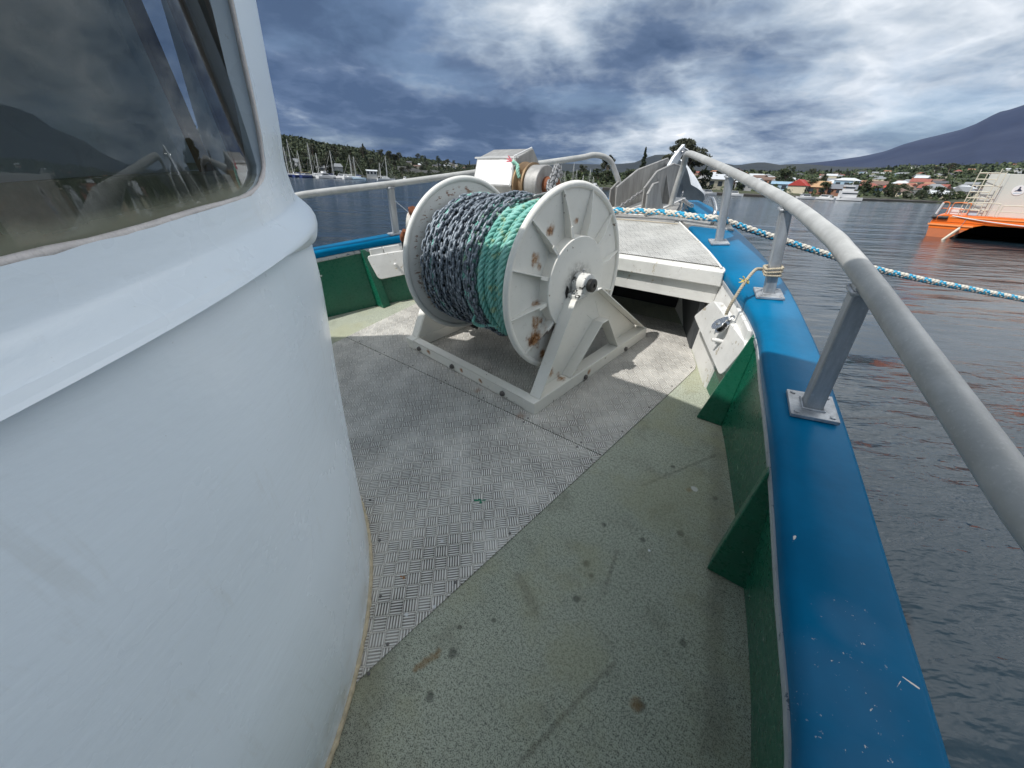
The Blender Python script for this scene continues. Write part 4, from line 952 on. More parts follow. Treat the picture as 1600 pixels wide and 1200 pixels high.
# ================================================================ LASHING AND BLOCK
lash = thing('lashing_cord', 'weathered tan cord looped round the second guard rail post and hanging inboard', 'cord', frame(-.23, 2.55, .72))
base = Vector((-.225, 2.55, .74)); m = MB()
for k, dz in enumerate((0, .015, .027)):
    ring = []
    for i in range(28):
        a = 2*math.pi*i/28; sx = .035*max(-1, min(1, 1.35*math.cos(a))); sy = .038*max(-1, min(1, 1.35*math.sin(a)))
        ring.append(base+Vector((sx*math.cos(.35)-sy*math.sin(.35), sx*math.sin(.35)+sy*math.cos(.35), dz+.006*math.sin(a+k))))
    ring.append(ring[0]); 
    for tb in strands(m, [q for q in spline(ring, 3)], .0034, .0034, .03, 3): m.tube(tb, .0038, 5)
hang = spline([(-.27, 2.53, .755), (-.29, 2.47, .765), (-.31, 2.40, .72), (-.33, 2.36, .645), (-.345, 2.36, .58), (-.35, 2.365, .545)], 16)
for tb in strands(m, hang, .0042, .005, .034, 3): m.tube(tb, .0046, 6)
m.build('twisted_cord', MAT['rope_tan'], lash, BOAT, smooth=180)
m = MB()
kc = Vector((-.312, 2.41, .725)); rnd = random.Random(5)
for k in range(26):
    d = Vector((rnd.uniform(-1, 1), rnd.uniform(-1, 1), rnd.uniform(-1, 1))).normalized()*rnd.uniform(.015, .032); m.tube([kc-d*.3, kc+d], .0022, 4)
m.build('frayed_knot', MAT['rope_yellow'], lash, BOAT)
blk = thing('snatch_block', 'small stainless pulley block hanging from the tan cord against the white board', 'pulley block', frame(-.36, 2.38, .48))
bc = Vector((-.365, 2.375, .475)); nb = Vector((-.62, -.38, .72)).normalized(); upv = Vector((.10, .0, 1)); upv = (upv-nb*upv.dot(nb)).normalized(); sdv = upv.cross(nb)
m = MB()
for off in (-.016, .016):
    pts = []
    for k in range(20):
        a = 2*math.pi*k/20; r = .040; y = r*math.sin(a)*(1.0 if math.sin(a) < 0 else 1.45); x = r*math.cos(a)*(1 if math.sin(a) < 0 else 1-.45*math.sin(a)); pts.append(bc+nb*off+sdv*x+upv*y)
    m.prism(pts, nb*.003)
m.build('cheek_plate', MAT['steel'], blk, BOAT, bevel=.001)
MB().lathe([(-.012, .03), (-.004, .024), (.004, .024), (.012, .03)], bc, nb, 24).build('sheave', MAT['grease'], blk, BOAT, smooth=40)
MB().lathe([(-.022, .013), (.021, .013), (.024, .008), (.024, .001)], bc, nb, 16).build('axle_pin', MAT['steel'], blk, BOAT, smooth=40)
ring = [bc+upv*.062+(upv*math.sin(a)+sdv*math.cos(a))*.017 for a in np.linspace(0, 2*math.pi, 17)[:-1]]
MB().tube(ring, .0045, 8, closed=True).build('shackle', MAT['steel'], blk, BOAT, smooth=60)
# ================================================================ THE HARBOUR AND ITS SHORES
FPX = 600.0
def ray(px, py): return rt*((px-800)/FPX)+up*((600-py)/FPX)+fwd
def az_of(px, py=None):
    d = ray(px, 282+.043*(px-800)); return math.atan2(d.x, d.y)
def el_of(px, py): d = ray(px, py); return math.atan2(d.z, math.hypot(d.x, d.y))
def pol(a, r, z): return (r*math.sin(a), r*math.cos(a), z)
def lin(pts):
    xs = [p[0] for p in pts]; ys = [p[1] for p in pts]
    return lambda x: float(np.interp(x, xs, ys))
# water sheet
m = MB(); rr_ = [0, 3, 10, 40, 150, 600, 2500, 12000]; n = 64; vs = [(0, 0, WATER)]; fs = []
for r in rr_[1:]:
    for k in range(n): a = 2*math.pi*k/n; vs.append((r*math.cos(a), r*math.sin(a), WATER))
for k in range(n): fs.append((0, 1+k, 1+(k+1) % n))
for i in range(len(rr_)-2):
    for k in range(n): a = 1+i*n; k2 = (k+1) % n; fs.append((a+k, a+n+k, a+n+k2, a+k2))
m.add(vs, fs); wo = m.build('water', MAT['water']); tag(wo, 'choppy dark blue harbour water', 'water', kind='structure')
# ---- terrain
def terrain_mat(name, cols, rockc=None, sc_=.02, fine_=.15):
    t = NT(name); n = t.noise(sc_, 6, .65); f = t.noise(fine_, 5, .7)
    c = t.mix(t.rng(n, .35, .65), cols[0], cols[1]); c = t.mix(t.rng(f, .5, .7, 0, .8), c, cols[2])
    if rockc: c = t.mix(t.rng(t.noise(sc_*.6, 5, .6), .57, .66, 0, .7), c, rockc)
    return t.fin(c, .95, 0, t.bump(f, .6, 3.0))
MAT['bush'] = terrain_mat('bush_ground', [(.030, .042, .022), (.060, .060, .032), (.020, .030, .016)], (.11, .075, .045))
MAT['town_ground'] = terrain_mat('town_ground', [(.035, .050, .024), (.06, .065, .035), (.03, .035, .02)], (.13, .11, .08))
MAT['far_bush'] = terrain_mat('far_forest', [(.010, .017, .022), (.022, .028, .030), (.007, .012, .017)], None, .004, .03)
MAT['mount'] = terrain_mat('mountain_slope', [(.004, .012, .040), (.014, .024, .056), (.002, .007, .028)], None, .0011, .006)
shoreR = lin([(-125, 200), (-60, 240), (-32, 275), (-26, 290), (-21, 300), (-17, 420), (-10, 650), (-4, 820), (-1, 900)])
ridgeE = lin([(-125, .03), (-60, .07), (-34, .064), (az_of(450)*57.2958, .055), (az_of(480)*57.2958, .053), (az_of(520)*57.2958, .049), (az_of(560)*57.2958, .045), (az_of(600)*57.2958, .035), (az_of(650)*57.2958, .033), (az_of(700)*57.2958, .0285), (az_of(745)*57.2958, .024), (-1, .019)])
def left_h(ad, r):
    s = shoreR(ad); R1 = s+max(230, s*.42); H = 1.45+ridgeE(ad)*R1
    t = (r-s)/(R1-s)
    if t < 0: return WATER-1
    x, y = r*math.sin(R_(ad)), r*math.cos(R_(ad))
    if t <= 1: h = -1.0+(H+1)*(.04+.96*(t**1.15)) if t > .02 else -1.0
    else: h = H*max(.2, 1-(t-1)*.4)
    return h+mnoise.noise(Vector((x*.012, y*.012, 2)))*H*.10*min(1, t*3)+mnoise.noise(Vector((x*.05, y*.05, 5)))*1.1*min(1, t*5)
def polar_land(name, a0, a1, na, sfun, rs, hfun, mat, label):
    rows = []
    for i in range(na+1):
        ad = a0+(a1-a0)*i/na; s = sfun(ad); r0 = [s*.995]+[s*q for q in rs]
        rows.append([pol(R_(ad), r0[0], WATER-.6)]+[pol(R_(ad), r, hfun(ad, r)) for r in r0[1:]])
    o = MB().grid(rows, flip=False).build(name, mat, smooth=180); return tag(o, label, 'hillside', kind='structure')
polar_land('left_hillside', -125, -1.2, 300, shoreR, [1+.025*k for k in range(28)]+[1.8, 2.2, 2.8], left_h, MAT['bush'], 'scrubby hillside rising behind the marina')
tshore = lin([(-1.5, 262), (8, 256), (20, 250), (30, 268), (36, 292), (40.5, 380), (44, 420), (60, 470), (90, 380), (135, 300)])
tslope = lin([(-1.5, .012), (8, .014), (16, .018), (24, .027), (30, .029), (36, .034), (42, .047), (50, .054), (65, .06), (135, .05)])
def town_h(ad, r):
    s = tshore(ad)
    if r < s: return WATER-1
    x, y = r*math.sin(R_(ad)), r*math.cos(R_(ad)); d = r-s
    h = -.5+min(1.6, d*.35)+max(0, d-12)*tslope(ad)*(1.15 if d < 900 else 1.15)
    if d > 1700: h = h-(d-1700)*tslope(ad)*.9
    k = min(1, d/120)
    return h+k*(mnoise.noise(Vector((x*.004, y*.004, 3)))*min(12, d*.016)+mnoise.noise(Vector((x*.02, y*.02, 9)))*1.5)
polar_land('town_hillside', -1.5, 135, 280, tshore, [1, 1.02, 1.05]+[1.1+.1*k for k in range(26)]+[3.9, 4.3, 5, 6.5, 8], town_h, MAT['town_ground'], 'built-up green hillside across the harbour')
def ridge(name, prof, r, depth, mat, label, namp, zb=-3, na=260, rows_n=14):
    az_ = [p[0] for p in prof]; f = lin(prof); rows = []
    for i in range(na+1):
        ad = az_[0]+(az_[-1]-az_[0])*i/na; H = 1.45+f(ad)*r; row = []
        for k in range(rows_n+7):
            t = k/rows_n; rr = r-depth+depth*t
            if t <= 1: h = zb+(H-zb)*(t**1.25)
            else: h = zb+(H-zb)*max(0, 1-(t-1)*1.3)
            x, y = rr*math.sin(R_(ad)), rr*math.cos(R_(ad)); q = namp*H
            g = min(1, t*2)*(1 if abs(t-1) > .04 else .35)
            h += q*g*(mnoise.fractal(Vector((x, y, 0))*(4.5/depth), 1.0, 2.0, 5))*.5
            row.append(pol(R_(ad), rr, h))
        rows.append(row)
    o = MB().grid(rows).build(name, mat, smooth=180); return tag(o, label, 'hills', kind='structure')
def pe(px, py): d = ray(px, py); return (math.atan2(d.x, d.y)*57.29578, math.tan(el_of(px, py)))
hills = [(-60, .02), (-20, .02), pe(600, 262), pe(720, 258), pe(745, 256), pe(765, 254.5), pe(850, 254), pe(940, 257), pe(969, 256), pe(991, 254), pe(1006, 248), pe(1024, 242), pe(1050, 241), pe(1075, 243), pe(1091, 247), pe(1107, 250), pe(1131, 255), pe(1151, 258.5), pe(1170, 255.5), pe(1187, 253.5), pe(1200, 254), pe(1216, 257.5), pe(1240, 256), pe(1262, 256), pe(1300, 260), pe(1400, 262), pe(1500, 262), (60, .04), (135, .04)]
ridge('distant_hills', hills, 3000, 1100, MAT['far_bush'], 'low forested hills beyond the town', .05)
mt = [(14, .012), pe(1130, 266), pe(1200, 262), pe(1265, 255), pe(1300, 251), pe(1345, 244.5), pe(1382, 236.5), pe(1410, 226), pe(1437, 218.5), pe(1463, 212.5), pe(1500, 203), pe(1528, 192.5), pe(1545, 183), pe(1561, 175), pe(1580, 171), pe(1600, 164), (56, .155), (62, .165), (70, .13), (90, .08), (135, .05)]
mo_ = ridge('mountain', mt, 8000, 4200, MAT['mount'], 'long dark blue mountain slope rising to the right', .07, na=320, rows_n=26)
# ---- foliage
def leafmat(name, a, b, c):
    t = NT(name); n = t.noise(.9, 4, .6); g = t.n('ShaderNodeNewGeometry').outputs['Random Per Island']
    col = t.mix(t.rng(n, .35, .65), a, b); col = t.mix(t.rng(g, .6, 1.0, 0, .8), col, c)
    return t.fin(col, .8, 0, None)
MAT['leaf_dark'] = leafmat('dark_foliage', (.022, .036, .016), (.040, .055, .022), (.075, .085, .035))
MAT['leaf_mid'] = leafmat('mid_foliage', (.038, .060, .022), (.060, .085, .030), (.11, .13, .05))
MAT['leaf_gum'] = leafmat('gum_foliage', (.030, .038, .022), (.050, .055, .030), (.09, .09, .05))
MAT['leaf_conifer'] = leafmat('conifer_foliage', (.014, .026, .014), (.026, .040, .020), (.04, .055, .026))
MAT['leaf_red'] = leafmat('copper_foliage', (.05, .025, .02), (.07, .035, .025), (.09, .05, .035))
MAT['bark'] = plain('bark', (.16, .13, .10), .9, 0, .4, 2)
def crown_mesh(seed, h, w, kind, nl, ls):
    rnd = random.Random(seed); nr = np.random.RandomState(seed); cl = []
    if kind == 'gum':
        for k in range(rnd.randint(13, 17)):
            a = rnd.uniform(0, 6.28); t = rnd.uniform(.52, .93); rad = w*.5*rnd.uniform(.25, 1.0)*(1-max(0, t-.6)*1.7)
            cl.append((rad*math.cos(a), rad*math.sin(a), h*t, w*rnd.uniform(.13, .24), h*rnd.uniform(.06, .10)))
    elif kind == 'conifer':
        for k in range(16):
            t = k/15; rad = w*.5*(1-t*.85)*(.75 if t < .12 else 1); cl.append((rnd.uniform(-.1, .1)*w, rnd.uniform(-.1, .1)*w, h*(.1+.86*t), rad, h*.06))
    else:
        for k in range(rnd.randint(10, 14)):
            a = rnd.uniform(0, 6.28); t = rnd.uniform(.18, .88); rad = w*.5*rnd.uniform(.1, .75)*math.sin(math.pi*min(1, t*.95))**.6
            cl.append((rad*math.cos(a), rad*math.sin(a), h*t, w*rnd.uniform(.16, .27), h*rnd.uniform(.09, .15)))
    vs = []; fs = []
    for i in range(nl):
        c = cl[i % len(cl)]; d = nr.normal(size=3); d /= np.linalg.norm(d); d *= nr.uniform(.55, 1.05)
        p = np.array([c[0]+d[0]*c[3], c[1]+d[1]*c[3], c[2]+d[2]*c[4]])
        a = nr.normal(size=3); a /= np.linalg.norm(a); b = np.cross(a, nr.normal(size=3)); b /= np.linalg.norm(b); s = ls*nr.uniform(.6, 1.3)
        o = len(vs); vs += [tuple(p-a*s), tuple(p+b*s*.7), tuple(p+a*s), tuple(p-b*s*.7)]; fs.append((o, o+1, o+2, o+3))
    m = MB(); m.add(vs, fs); tr = MB(); tr.tube([(0, 0, -1.5), (w*.02, 0, h*.3), (w*.03, w*.02, h*.75)], [w*.035+.08, w*.028+.05, .05], 6)
    for c in cl[:8]: tr.tube([(w*.02, 0, h*.28), (c[0]*.5, c[1]*.5, h*.30+c[2]*.4), (c[0], c[1], c[2])], [w*.018+.03, w*.012+.02, .03], 5)
    return m, tr
def add_tree(name, loc, h, w, kind, mat, nl, ls, seed, label, cat='tree', group=None, rz=0):
    t = thing(name, label, cat, Matrix.Translation(loc) @ Matrix.Rotation(rz, 4, 'Z'), group)
    a, b = crown_mesh(seed, h, w, kind, nl, ls); a.build('crown', mat, t); b.build('trunk', MAT['bark'], t); return t
def dup(root, M, label=None, group=None, skip=()):
    r = root.copy(); COL.objects.link(r); r.matrix_world = M
    if label: r['label'] = label
    if group: r['group'] = group
    for ch in root.children:
        if ch.name.split('.')[0] in skip: continue
        c = ch.copy(); COL.objects.link(c); c.parent = r
        for g in ch.children:
            d = g.copy(); COL.objects.link(d); d.parent = c
    return r
def gl(px, r, land): a = az_of(px); return pol(a, r, land(a*57.29578, r))
# named skyline trees
add_tree('gum_tree', gl(1062, 262, town_h), 24.5, 26, 'gum', MAT['leaf_gum'], 7500, .5, 3, 'tallest broad gum tree rising above the anchor on the far shore')
add_tree('gum_tree', gl(947, 300, town_h), 19, 10, 'gum', MAT['leaf_gum'], 1800, .42, 8, 'slim open gum tree on the far shore between rail and bow roller')
add_tree('conifer', gl(999, 300, town_h), 21.5, 6, 'conifer', MAT['leaf_conifer'], 2200, .4, 4, 'narrow dark conifer standing left of the tallest gum tree', 'tree')
add_tree('shore_tree', gl(1222, 330, town_h), 14, 15, 'broad', MAT['leaf_dark'], 3000, .45, 5, 'large dark round tree standing among the waterfront houses')
add_tree('copper_tree', gl(1148, 330, town_h), 12, 11, 'broad', MAT['leaf_red'], 1500, .4, 6, 'copper brown tree above the curve of the guard rail')
add_tree('conifer', gl(1118, 340, town_h), 14, 7, 'conifer', MAT['leaf_conifer'], 1500, .4, 7, 'short dark conifer left of the copper brown tree')
add_tree('hill_gum', gl(611, 560, left_h), 15, 11, 'gum', MAT['leaf_gum'], 1500, .5, 11, 'left one of two round-headed gum trees on the marina hill skyline')
add_tree('hill_gum', gl(619.5, 562, left_h), 14, 9, 'gum', MAT['leaf_gum'], 1300, .5, 12, 'right one of two round-headed gum trees on the marina hill skyline')
# repeated trees
rnd = random.Random(77)
KT = [('broad', MAT['leaf_dark'], 9, 9), ('broad', MAT['leaf_mid'], 7, 8.5), ('gum', MAT['leaf_gum'], 12, 9), ('conifer', MAT['leaf_conifer'], 12, 4.5)]
LBT = ['dark green bushy tree among the houses across the harbour', 'mid green spreading tree among the houses across the harbour', 'open olive gum tree among the houses across the harbour', 'dark pointed conifer among the houses across the harbour']
LBH = ['dark green bushy tree on the hillside behind the marina', 'mid green spreading tree on the hillside behind the marina', 'open olive gum tree on the hillside behind the marina', 'dark pointed conifer on the hillside behind the marina']
protos = {}
def rep_tree(k, loc, s, left):
    lab = (LBH if left else LBT)[k]; grp = lab.replace('tree', 'trees').replace('conifer', 'conifers') if k != 3 else lab.replace('conifer', 'conifers')
    M = Matrix.Translation(loc) @ Matrix.Rotation(rnd.uniform(0, 6.28), 4, 'Z') @ Matrix.Diagonal((s*rnd.uniform(.85, 1.2), s*rnd.uniform(.85, 1.2), s, 1))
    v = rnd.randint(0, 1)
    if (k, v) not in protos:
        kind, mat, h, w = KT[k]; protos[(k, v)] = add_tree('pine_tree' if k == 3 else 'bushy_tree' if k < 2 else 'gum_tree', (0, 0, 0), h, w, kind, mat, 620, .5, 50+k*7+v, lab, 'tree', grp)
        protos[(k, v)].matrix_world = M
    else: dup(protos[(k, v)], M, lab, grp)
n = 0
while n < 110:
    ad = rnd.uniform(-1, 53); d = rnd.random()**1.6*900+6; r = tshore(ad)+d
    rep_tree(rnd.choice([0, 0, 1, 1, 2, 3]), pol(R_(ad), r, town_h(ad, r)-.3), rnd.uniform(.6, 1.15)*(1+d/1500), False); n += 1
for i in range(46):      # a hedge of trees close to the right hand shore
    ad = rnd.uniform(33, 47); r = tshore(ad)+rnd.uniform(5, 60); rep_tree(rnd.choice([0, 0, 1]), pol(R_(ad), r, town_h(ad, r)-.3), rnd.uniform(.5, .95), False)
for i in range(105):
    ad = rnd.uniform(-31, -3); s = shoreR(ad); d = rnd.random()**1.3*s*.5+3; r = s+d
    rep_tree(rnd.choice([0, 0, 1, 2, 2, 3]), pol(R_(ad), r, left_h(ad, r)-.3), rnd.uniform(.55, 1.0)*(1+d/900), True)
# woods too dense to count
def woods(name, label, gen, n, size, mat, seed):
    nr = np.random.RandomState(seed); vs = []; fs = []
    for i in range(n):
        p, k = gen(nr)
        for j in range(9):
            c = np.array(p)+nr.normal(size=3)*np.array([1, 1, .5])*size*k*.55+np.array([0, 0, size*k*.5])
            a = nr.normal(size=3); a /= np.linalg.norm(a); b = np.cross(a, nr.normal(size=3)); b /= np.linalg.norm(b); s = size*k*nr.uniform(.25, .55)
            o = len(vs); vs += [tuple(c-a*s), tuple(c+b*s*.8), tuple(c+a*s), tuple(c-b*s*.8)]; fs.append((o, o+1, o+2, o+3))
    o = MB().add(vs, fs).build(name, mat); tag(o, label, 'woodland', kind='stuff')
def gleft(nr):
    ad = nr.uniform(-60, -1.5) if nr.rand() < .25 else nr.uniform(-30, -1.5); s = shoreR(ad); d = nr.rand()**.9*max(230, s*.42)*1.05+2; r = s+d; return pol(R_(ad), r, left_h(ad, r)-.2), 1+d/500
def gtown(nr):
    ad = nr.uniform(-1, 56); d = nr.rand()**1.2*1700+4; r = tshore(ad)+d; return pol(R_(ad), r, town_h(ad, r)-.2), 1+d/450
woods('scrub', 'dense low scrub covering the hill behind the marina', gleft, 5200, 2.0, MAT['leaf_dark'], 1)
woods('scrub', 'garden greenery filling the gaps between the houses across the harbour', gtown, 2800, 2.1, MAT['leaf_mid'], 2)
woods('woodland', 'dark woods behind and above the houses across the harbour', gtown, 2600, 2.4, MAT['leaf_dark'], 3)
# ---- houses
def flat(name, col, r=.7): return plain(name, col, r, 0, .10, .8)
WALLS = {'white': flat('white_wall', (.62, .61, .58)), 'cream': flat('cream_wall', (.52, .47, .36)), 'grey': flat('grey_wall', (.28, .29, .30)), 'brick': flat('brick_wall', (.27, .13, .08)), 'pale blue': flat('pale_blue_wall', (.30, .42, .52))}
ROOFS = {'red': flat('red_roof', (.24, .075, .055)), 'grey': flat('grey_roof', (.20, .21, .22)), 'pale': flat('pale_metal_roof', (.50, .52, .54)), 'brown': flat('brown_roof', (.14, .09, .07)), 'orange': flat('orange_roof', (.30, .15, .09)), 'dark': flat('dark_roof', (.07, .07, .08)), 'blue': flat('blue_roof', (.22, .34, .44))}
MAT['wglass'] = plain('house_window', (.04, .05, .06), .15)
def house(name, label, cat, M, wall, roof, w, d, h, rh, hip=True, win=True, group=None):
    t = thing(name, label, cat, M, group)
    MB().box((-w/2, -d/2, -3), (w/2, d/2, h)).build('wall', wall, t)
    m = MB(); o = .5; a = (w/2-d/2*.9) if hip else w/2+o
    vs = [(-w/2-o, -d/2-o, h-.15), (w/2+o, -d/2-o, h-.15), (w/2+o, d/2+o, h-.15), (-w/2-o, d/2+o, h-.15), (-a, 0, h+rh), (a, 0, h+rh)]
    m.add(vs, [(0, 1, 5, 4), (2, 3, 4, 5), (1, 2, 5), (3, 0, 4), (3, 2, 1, 0)]); m.build('roof', roof, t)
    if win:
        for k in range(3):
            x = -w/2+w*(k+.5)/3; MB().box((x-w*.09, -d/2-.04, h*.32), (x+w*.09, -d/2+.02, h*.80)).build('window', MAT['wglass'], t)
    return t
def face(a, jit=0): return Matrix.Rotation(-a+jit, 4, 'Z')     # local -y looks back at the camera
hp_ = {}; used = []
def rep_house(ad, r, land, near, where, wall=None, roof=None, s=1.0):
    wall = wall or rnd.choice(['white', 'white', 'cream', 'grey', 'brick', 'cream', 'pale blue']); roof = roof or rnd.choice(['red', 'grey', 'pale', 'brown', 'orange', 'dark', 'grey', 'pale', 'red'])
    v = rnd.randint(0, 1); key = (wall, roof, v)
    z = land(ad, r); M = Matrix.Translation(pol(R_(ad), r, z)) @ face(R_(ad), rnd.uniform(-.7, .7)) @ Matrix.Diagonal((s*rnd.uniform(.8, 1.25), s*rnd.uniform(.85, 1.15), s*rnd.uniform(.85, 1.1), 1))
    lab = f'{wall} walled house with {roof} {"hipped" if v else "gabled"} roof {where}'; grp = lab.replace('house', 'houses')
    if key not in hp_:
        hp_[key] = house('house', lab, 'house', Matrix.Identity(4), WALLS[wall], ROOFS[roof], 12, 8.5, 3.4 if v else 4.8, 2.4, bool(v), True, grp); hp_[key].matrix_world = M
    else: dup(hp_[key], M, lab, grp, skip=() if near else ('window',))
def free(p, dmin):
    for q in used:
        if (p[0]-q[0])**2+(p[1]-q[1])**2 < dmin**2: return False
    used.append(p); return True
n = 0; tries = 0
while n < 285 and tries < 6000:
    tries += 1
    ad = rnd.uniform(17, 55); far = rnd.random()
    d = rnd.uniform(18, 260) if far < .28 else rnd.uniform(260, 800) if far < .60 else rnd.uniform(800, 2050)
    if ad < 30 and d > 900: continue
    r = tshore(ad)+d
    if not free(pol(R_(ad), r, 0), 15+d*.012): continue
    rep_house(ad, r, town_h, d < 260, 'on the far hillside' if d > 500 else 'near the far shore', s=rnd.uniform(.75, 1.1)); n += 1
for i in range(16):
    px = rnd.uniform(640, 730); ad = az_of(px)*57.2958; r = shoreR(ad)*rnd.uniform(1.2, 1.42); rep_house(ad, r, left_h, False, 'high on the hill behind the marina', rnd.choice(['white', 'cream', 'grey']), rnd.choice(['grey', 'pale', 'brown', 'dark']), .7)
for px, rf in ((470, 1.1), (505, 1.05), (523, 1.06)): 
    ad = az_of(px)*57.2958; rep_house(ad, shoreR(ad)*rf, left_h, False, 'low behind the marina masts', 'grey', 'grey', .8)
def bld(px, r, land, name, label, cat, wall, roof, w, d, h, rh, hip=False, jit=0., dz=0.):
    a = az_of(px); z = land(a*57.29578, r)+dz; return house(name, label, cat, Matrix.Translation(pol(a, r, z)) @ face(a, jit), wall, roof, w, d, h, rh, hip)
bld(581, 345, left_h, 'boathouse', 'white flat-fronted building just above the water right of the marina', 'building', WALLS['white'], ROOFS['pale'], 7.5, 6, 3.2, .7, dz=3)
bld(1246, 292, town_h, 'boat_shed', 'boat shed with bright red roof on the waterfront', 'shed', WALLS['cream'], flat('bright_red_roof', (.36, .04, .03)), 7, 9, 4.0, 3, jit=1.2)
bld(1264, 296, town_h, 'boat_shed', 'long tan roofed boat shed right of the red roofed one', 'shed', WALLS['brick'], flat('tan_roof', (.42, .26, .14)), 16, 9, 3.6, 3)
bld(1309, 300, town_h, 'slipway_shed', 'low grey slipway shed on posts at the waterfront', 'shed', WALLS['brick'], flat('slate_roof', (.15, .16, .18)), 14, 8, 3.2, 2.2)
bld(1222, 300, town_h, 'waterfront_house', 'pale blue flat-roofed house left of the red boat shed', 'house', WALLS['pale blue'], ROOFS['blue'], 13, 8, 4, 1.3)
bld(1316, 390, town_h, 'waterfront_house', 'two-storey pale blue house above the slipway shed', 'house', WALLS['pale blue'], ROOFS['pale'], 15, 9, 6.5, 1.6, True)
bld(1340, 400, town_h, 'waterfront_house', 'white house with wide red roof above the white ship', 'house', WALLS['white'], ROOFS['red'], 17, 9, 3.6, 2.2, True)
bld(1386, 455, town_h, 'shore_house', 'cream house with bright red hipped roof above the shore trees', 'house', WALLS['cream'], flat('vivid_red_roof', (.40, .06, .03)), 12, 9, 3.6, 2.4, True)
bld(1402, 452, town_h, 'shore_house', 'white gabled house right of the bright red hipped roof', 'house', WALLS['white'], ROOFS['orange'], 10, 9, 4.6, 2.4, jit=.8)
bld(1452, 450, town_h, 'shore_house', 'tall pale two-storey house with grey hipped roof above the orange boat', 'house', WALLS['white'], ROOFS['grey'], 13, 10, 6.0, 2.6, True)
bld(1462, 436, town_h, 'shore_house', 'low cream gabled house in front of the tall pale house', 'house', WALLS['cream'], ROOFS['pale'], 12, 8, 3.0, 2.2, jit=.3)
bld(1497, 470, town_h, 'shore_house', 'stone coloured house with steep gable behind the ladder frame', 'house', WALLS['cream'], ROOFS['grey'], 12, 9, 4.0, 3.4, jit=1.0)
# quarry wall on the left hill and dark sea wall along the right shore
a0, a1 = az_of(622), az_of(692); rows = [[], []]
for i in range(25):
    a = a0+(a1-a0)*i/24; r = shoreR(a*57.3)*1.10; z = left_h(a*57.3, r); top = z+6.5-2.5*i/24+1.2*mnoise.noise(Vector((i*.4, 1, 1))); rows[0].append(pol(a, r, z-2)); rows[1].append(pol(a, r+2, top))
m = MB().grid(rows); m.grid([rows[1], [(p[0]*1.03, p[1]*1.03, p[2]) for p in rows[1]]])
tag(m.build('retaining_wall', flat('pale_cut', (.26, .25, .23))), 'long pale retaining wall cut into the hill right of the ketch', 'wall')
rows = [[], [], []]
for i in range(121):
    ad = -1.5+(62+1.5)*i/120; s = tshore(ad)-1.0; j = .25*mnoise.noise(Vector((i*.7, 0, 0))); rows[0].append(pol(R_(ad), s, WATER-.5)); rows[1].append(pol(R_(ad), s, -.35+j)); rows[2].append(pol(R_(ad), s+4, .2+j))
tag(MB().grid(rows).build('sea_wall', flat('dark_stone', (.045, .04, .035))), 'low dark stone sea wall along the far shore', 'sea wall')
# ---- boats
HM = {k: flat(k.replace(' ', '_')+'_hull', c, .4) for k, c in {'white': (.66, .66, .66), 'cream': (.58, .53, .38), 'navy': (.03, .05, .16), 'pale blue': (.40, .52, .62), 'grey': (.35, .37, .38), 'yellow': (.65, .45, .10)}.items()}
MAT['mast'] = flat('mast_alloy', (.62, .62, .60), .4)
def hull_mesh(L, B, F, m):
    rows = []; n = 12
    for i in range(n+1):
        t = i/n; x = -L/2+L*t; b = B/2*(math.sin(math.pi*min(1, .28+.72*t*.98)) if t > .3 else .80+.2*t/.3*1.0); b = B/2*max(.03, (1-max(0, (t-.45)/.55)**2.2)*(.78+.22*min(1, t/.3))); sh = F*(1+.25*max(0, t-.4)+.1*(1-t))
        rows.append([(x, -b, sh), (x, -b*.93, .3), (x, -b*.55, -.3), (x, b*.55, -.3), (x, b*.93, .3), (x, b, sh), (x, -b, sh)])
    m.grid(rows); m.add([p for p in rows[0][:-1]], [tuple(range(6))]); return rows
def sailboat(name, label, M, hull='white', L=10, mast=13, cover='white', group=None, masts=1, cabin=True, mr=.15):
    t = thing(name, label, 'sailing boat', M, group); m = MB(); hull_mesh(L, L*.30, 1.0, m); m.build('hull', HM[hull], t)
    if cabin: MB().prism([(-L*.22, -L*.09, 1.0), (L*.20, -L*.07, 1.1), (L*.14, -L*.06, 1.6), (-L*.20, -L*.08, 1.65)], (0, L*.16, 0)).build('cabin', HM['white'], t)
    for k in range(masts):
        x = L*.06 if k == 0 else -L*.30; h = mast*(1 if k == 0 else .72)
        m = MB().tube([(x, 0, 1.0), (x, 0, h)], [mr, mr*.66], 6); 
        for q in (.45, .72): m.box((x-.03, -L*.06, h*q), (x+.03, L*.06, h*q+.05))
        mm = m.build('mast', MAT['mast'], t)
        m = MB()
        for e in ((L*.49, 0, 1.2), (-L*.47, 0, 1.1), (x, L*.13, 1.1), (x, -L*.13, 1.1)): m.tube([(x, 0, h*.98), e], .035*mr/.15, 4)
        m.build('rigging', MAT['mast'], mm)
        MB().tube([(x-.1, 0, 2.1), (x-L*.36*(1 if k == 0 else .45), 0, 2.0)], [.19, .14], 8).build('sail_cover', HM[cover], t)
    return t
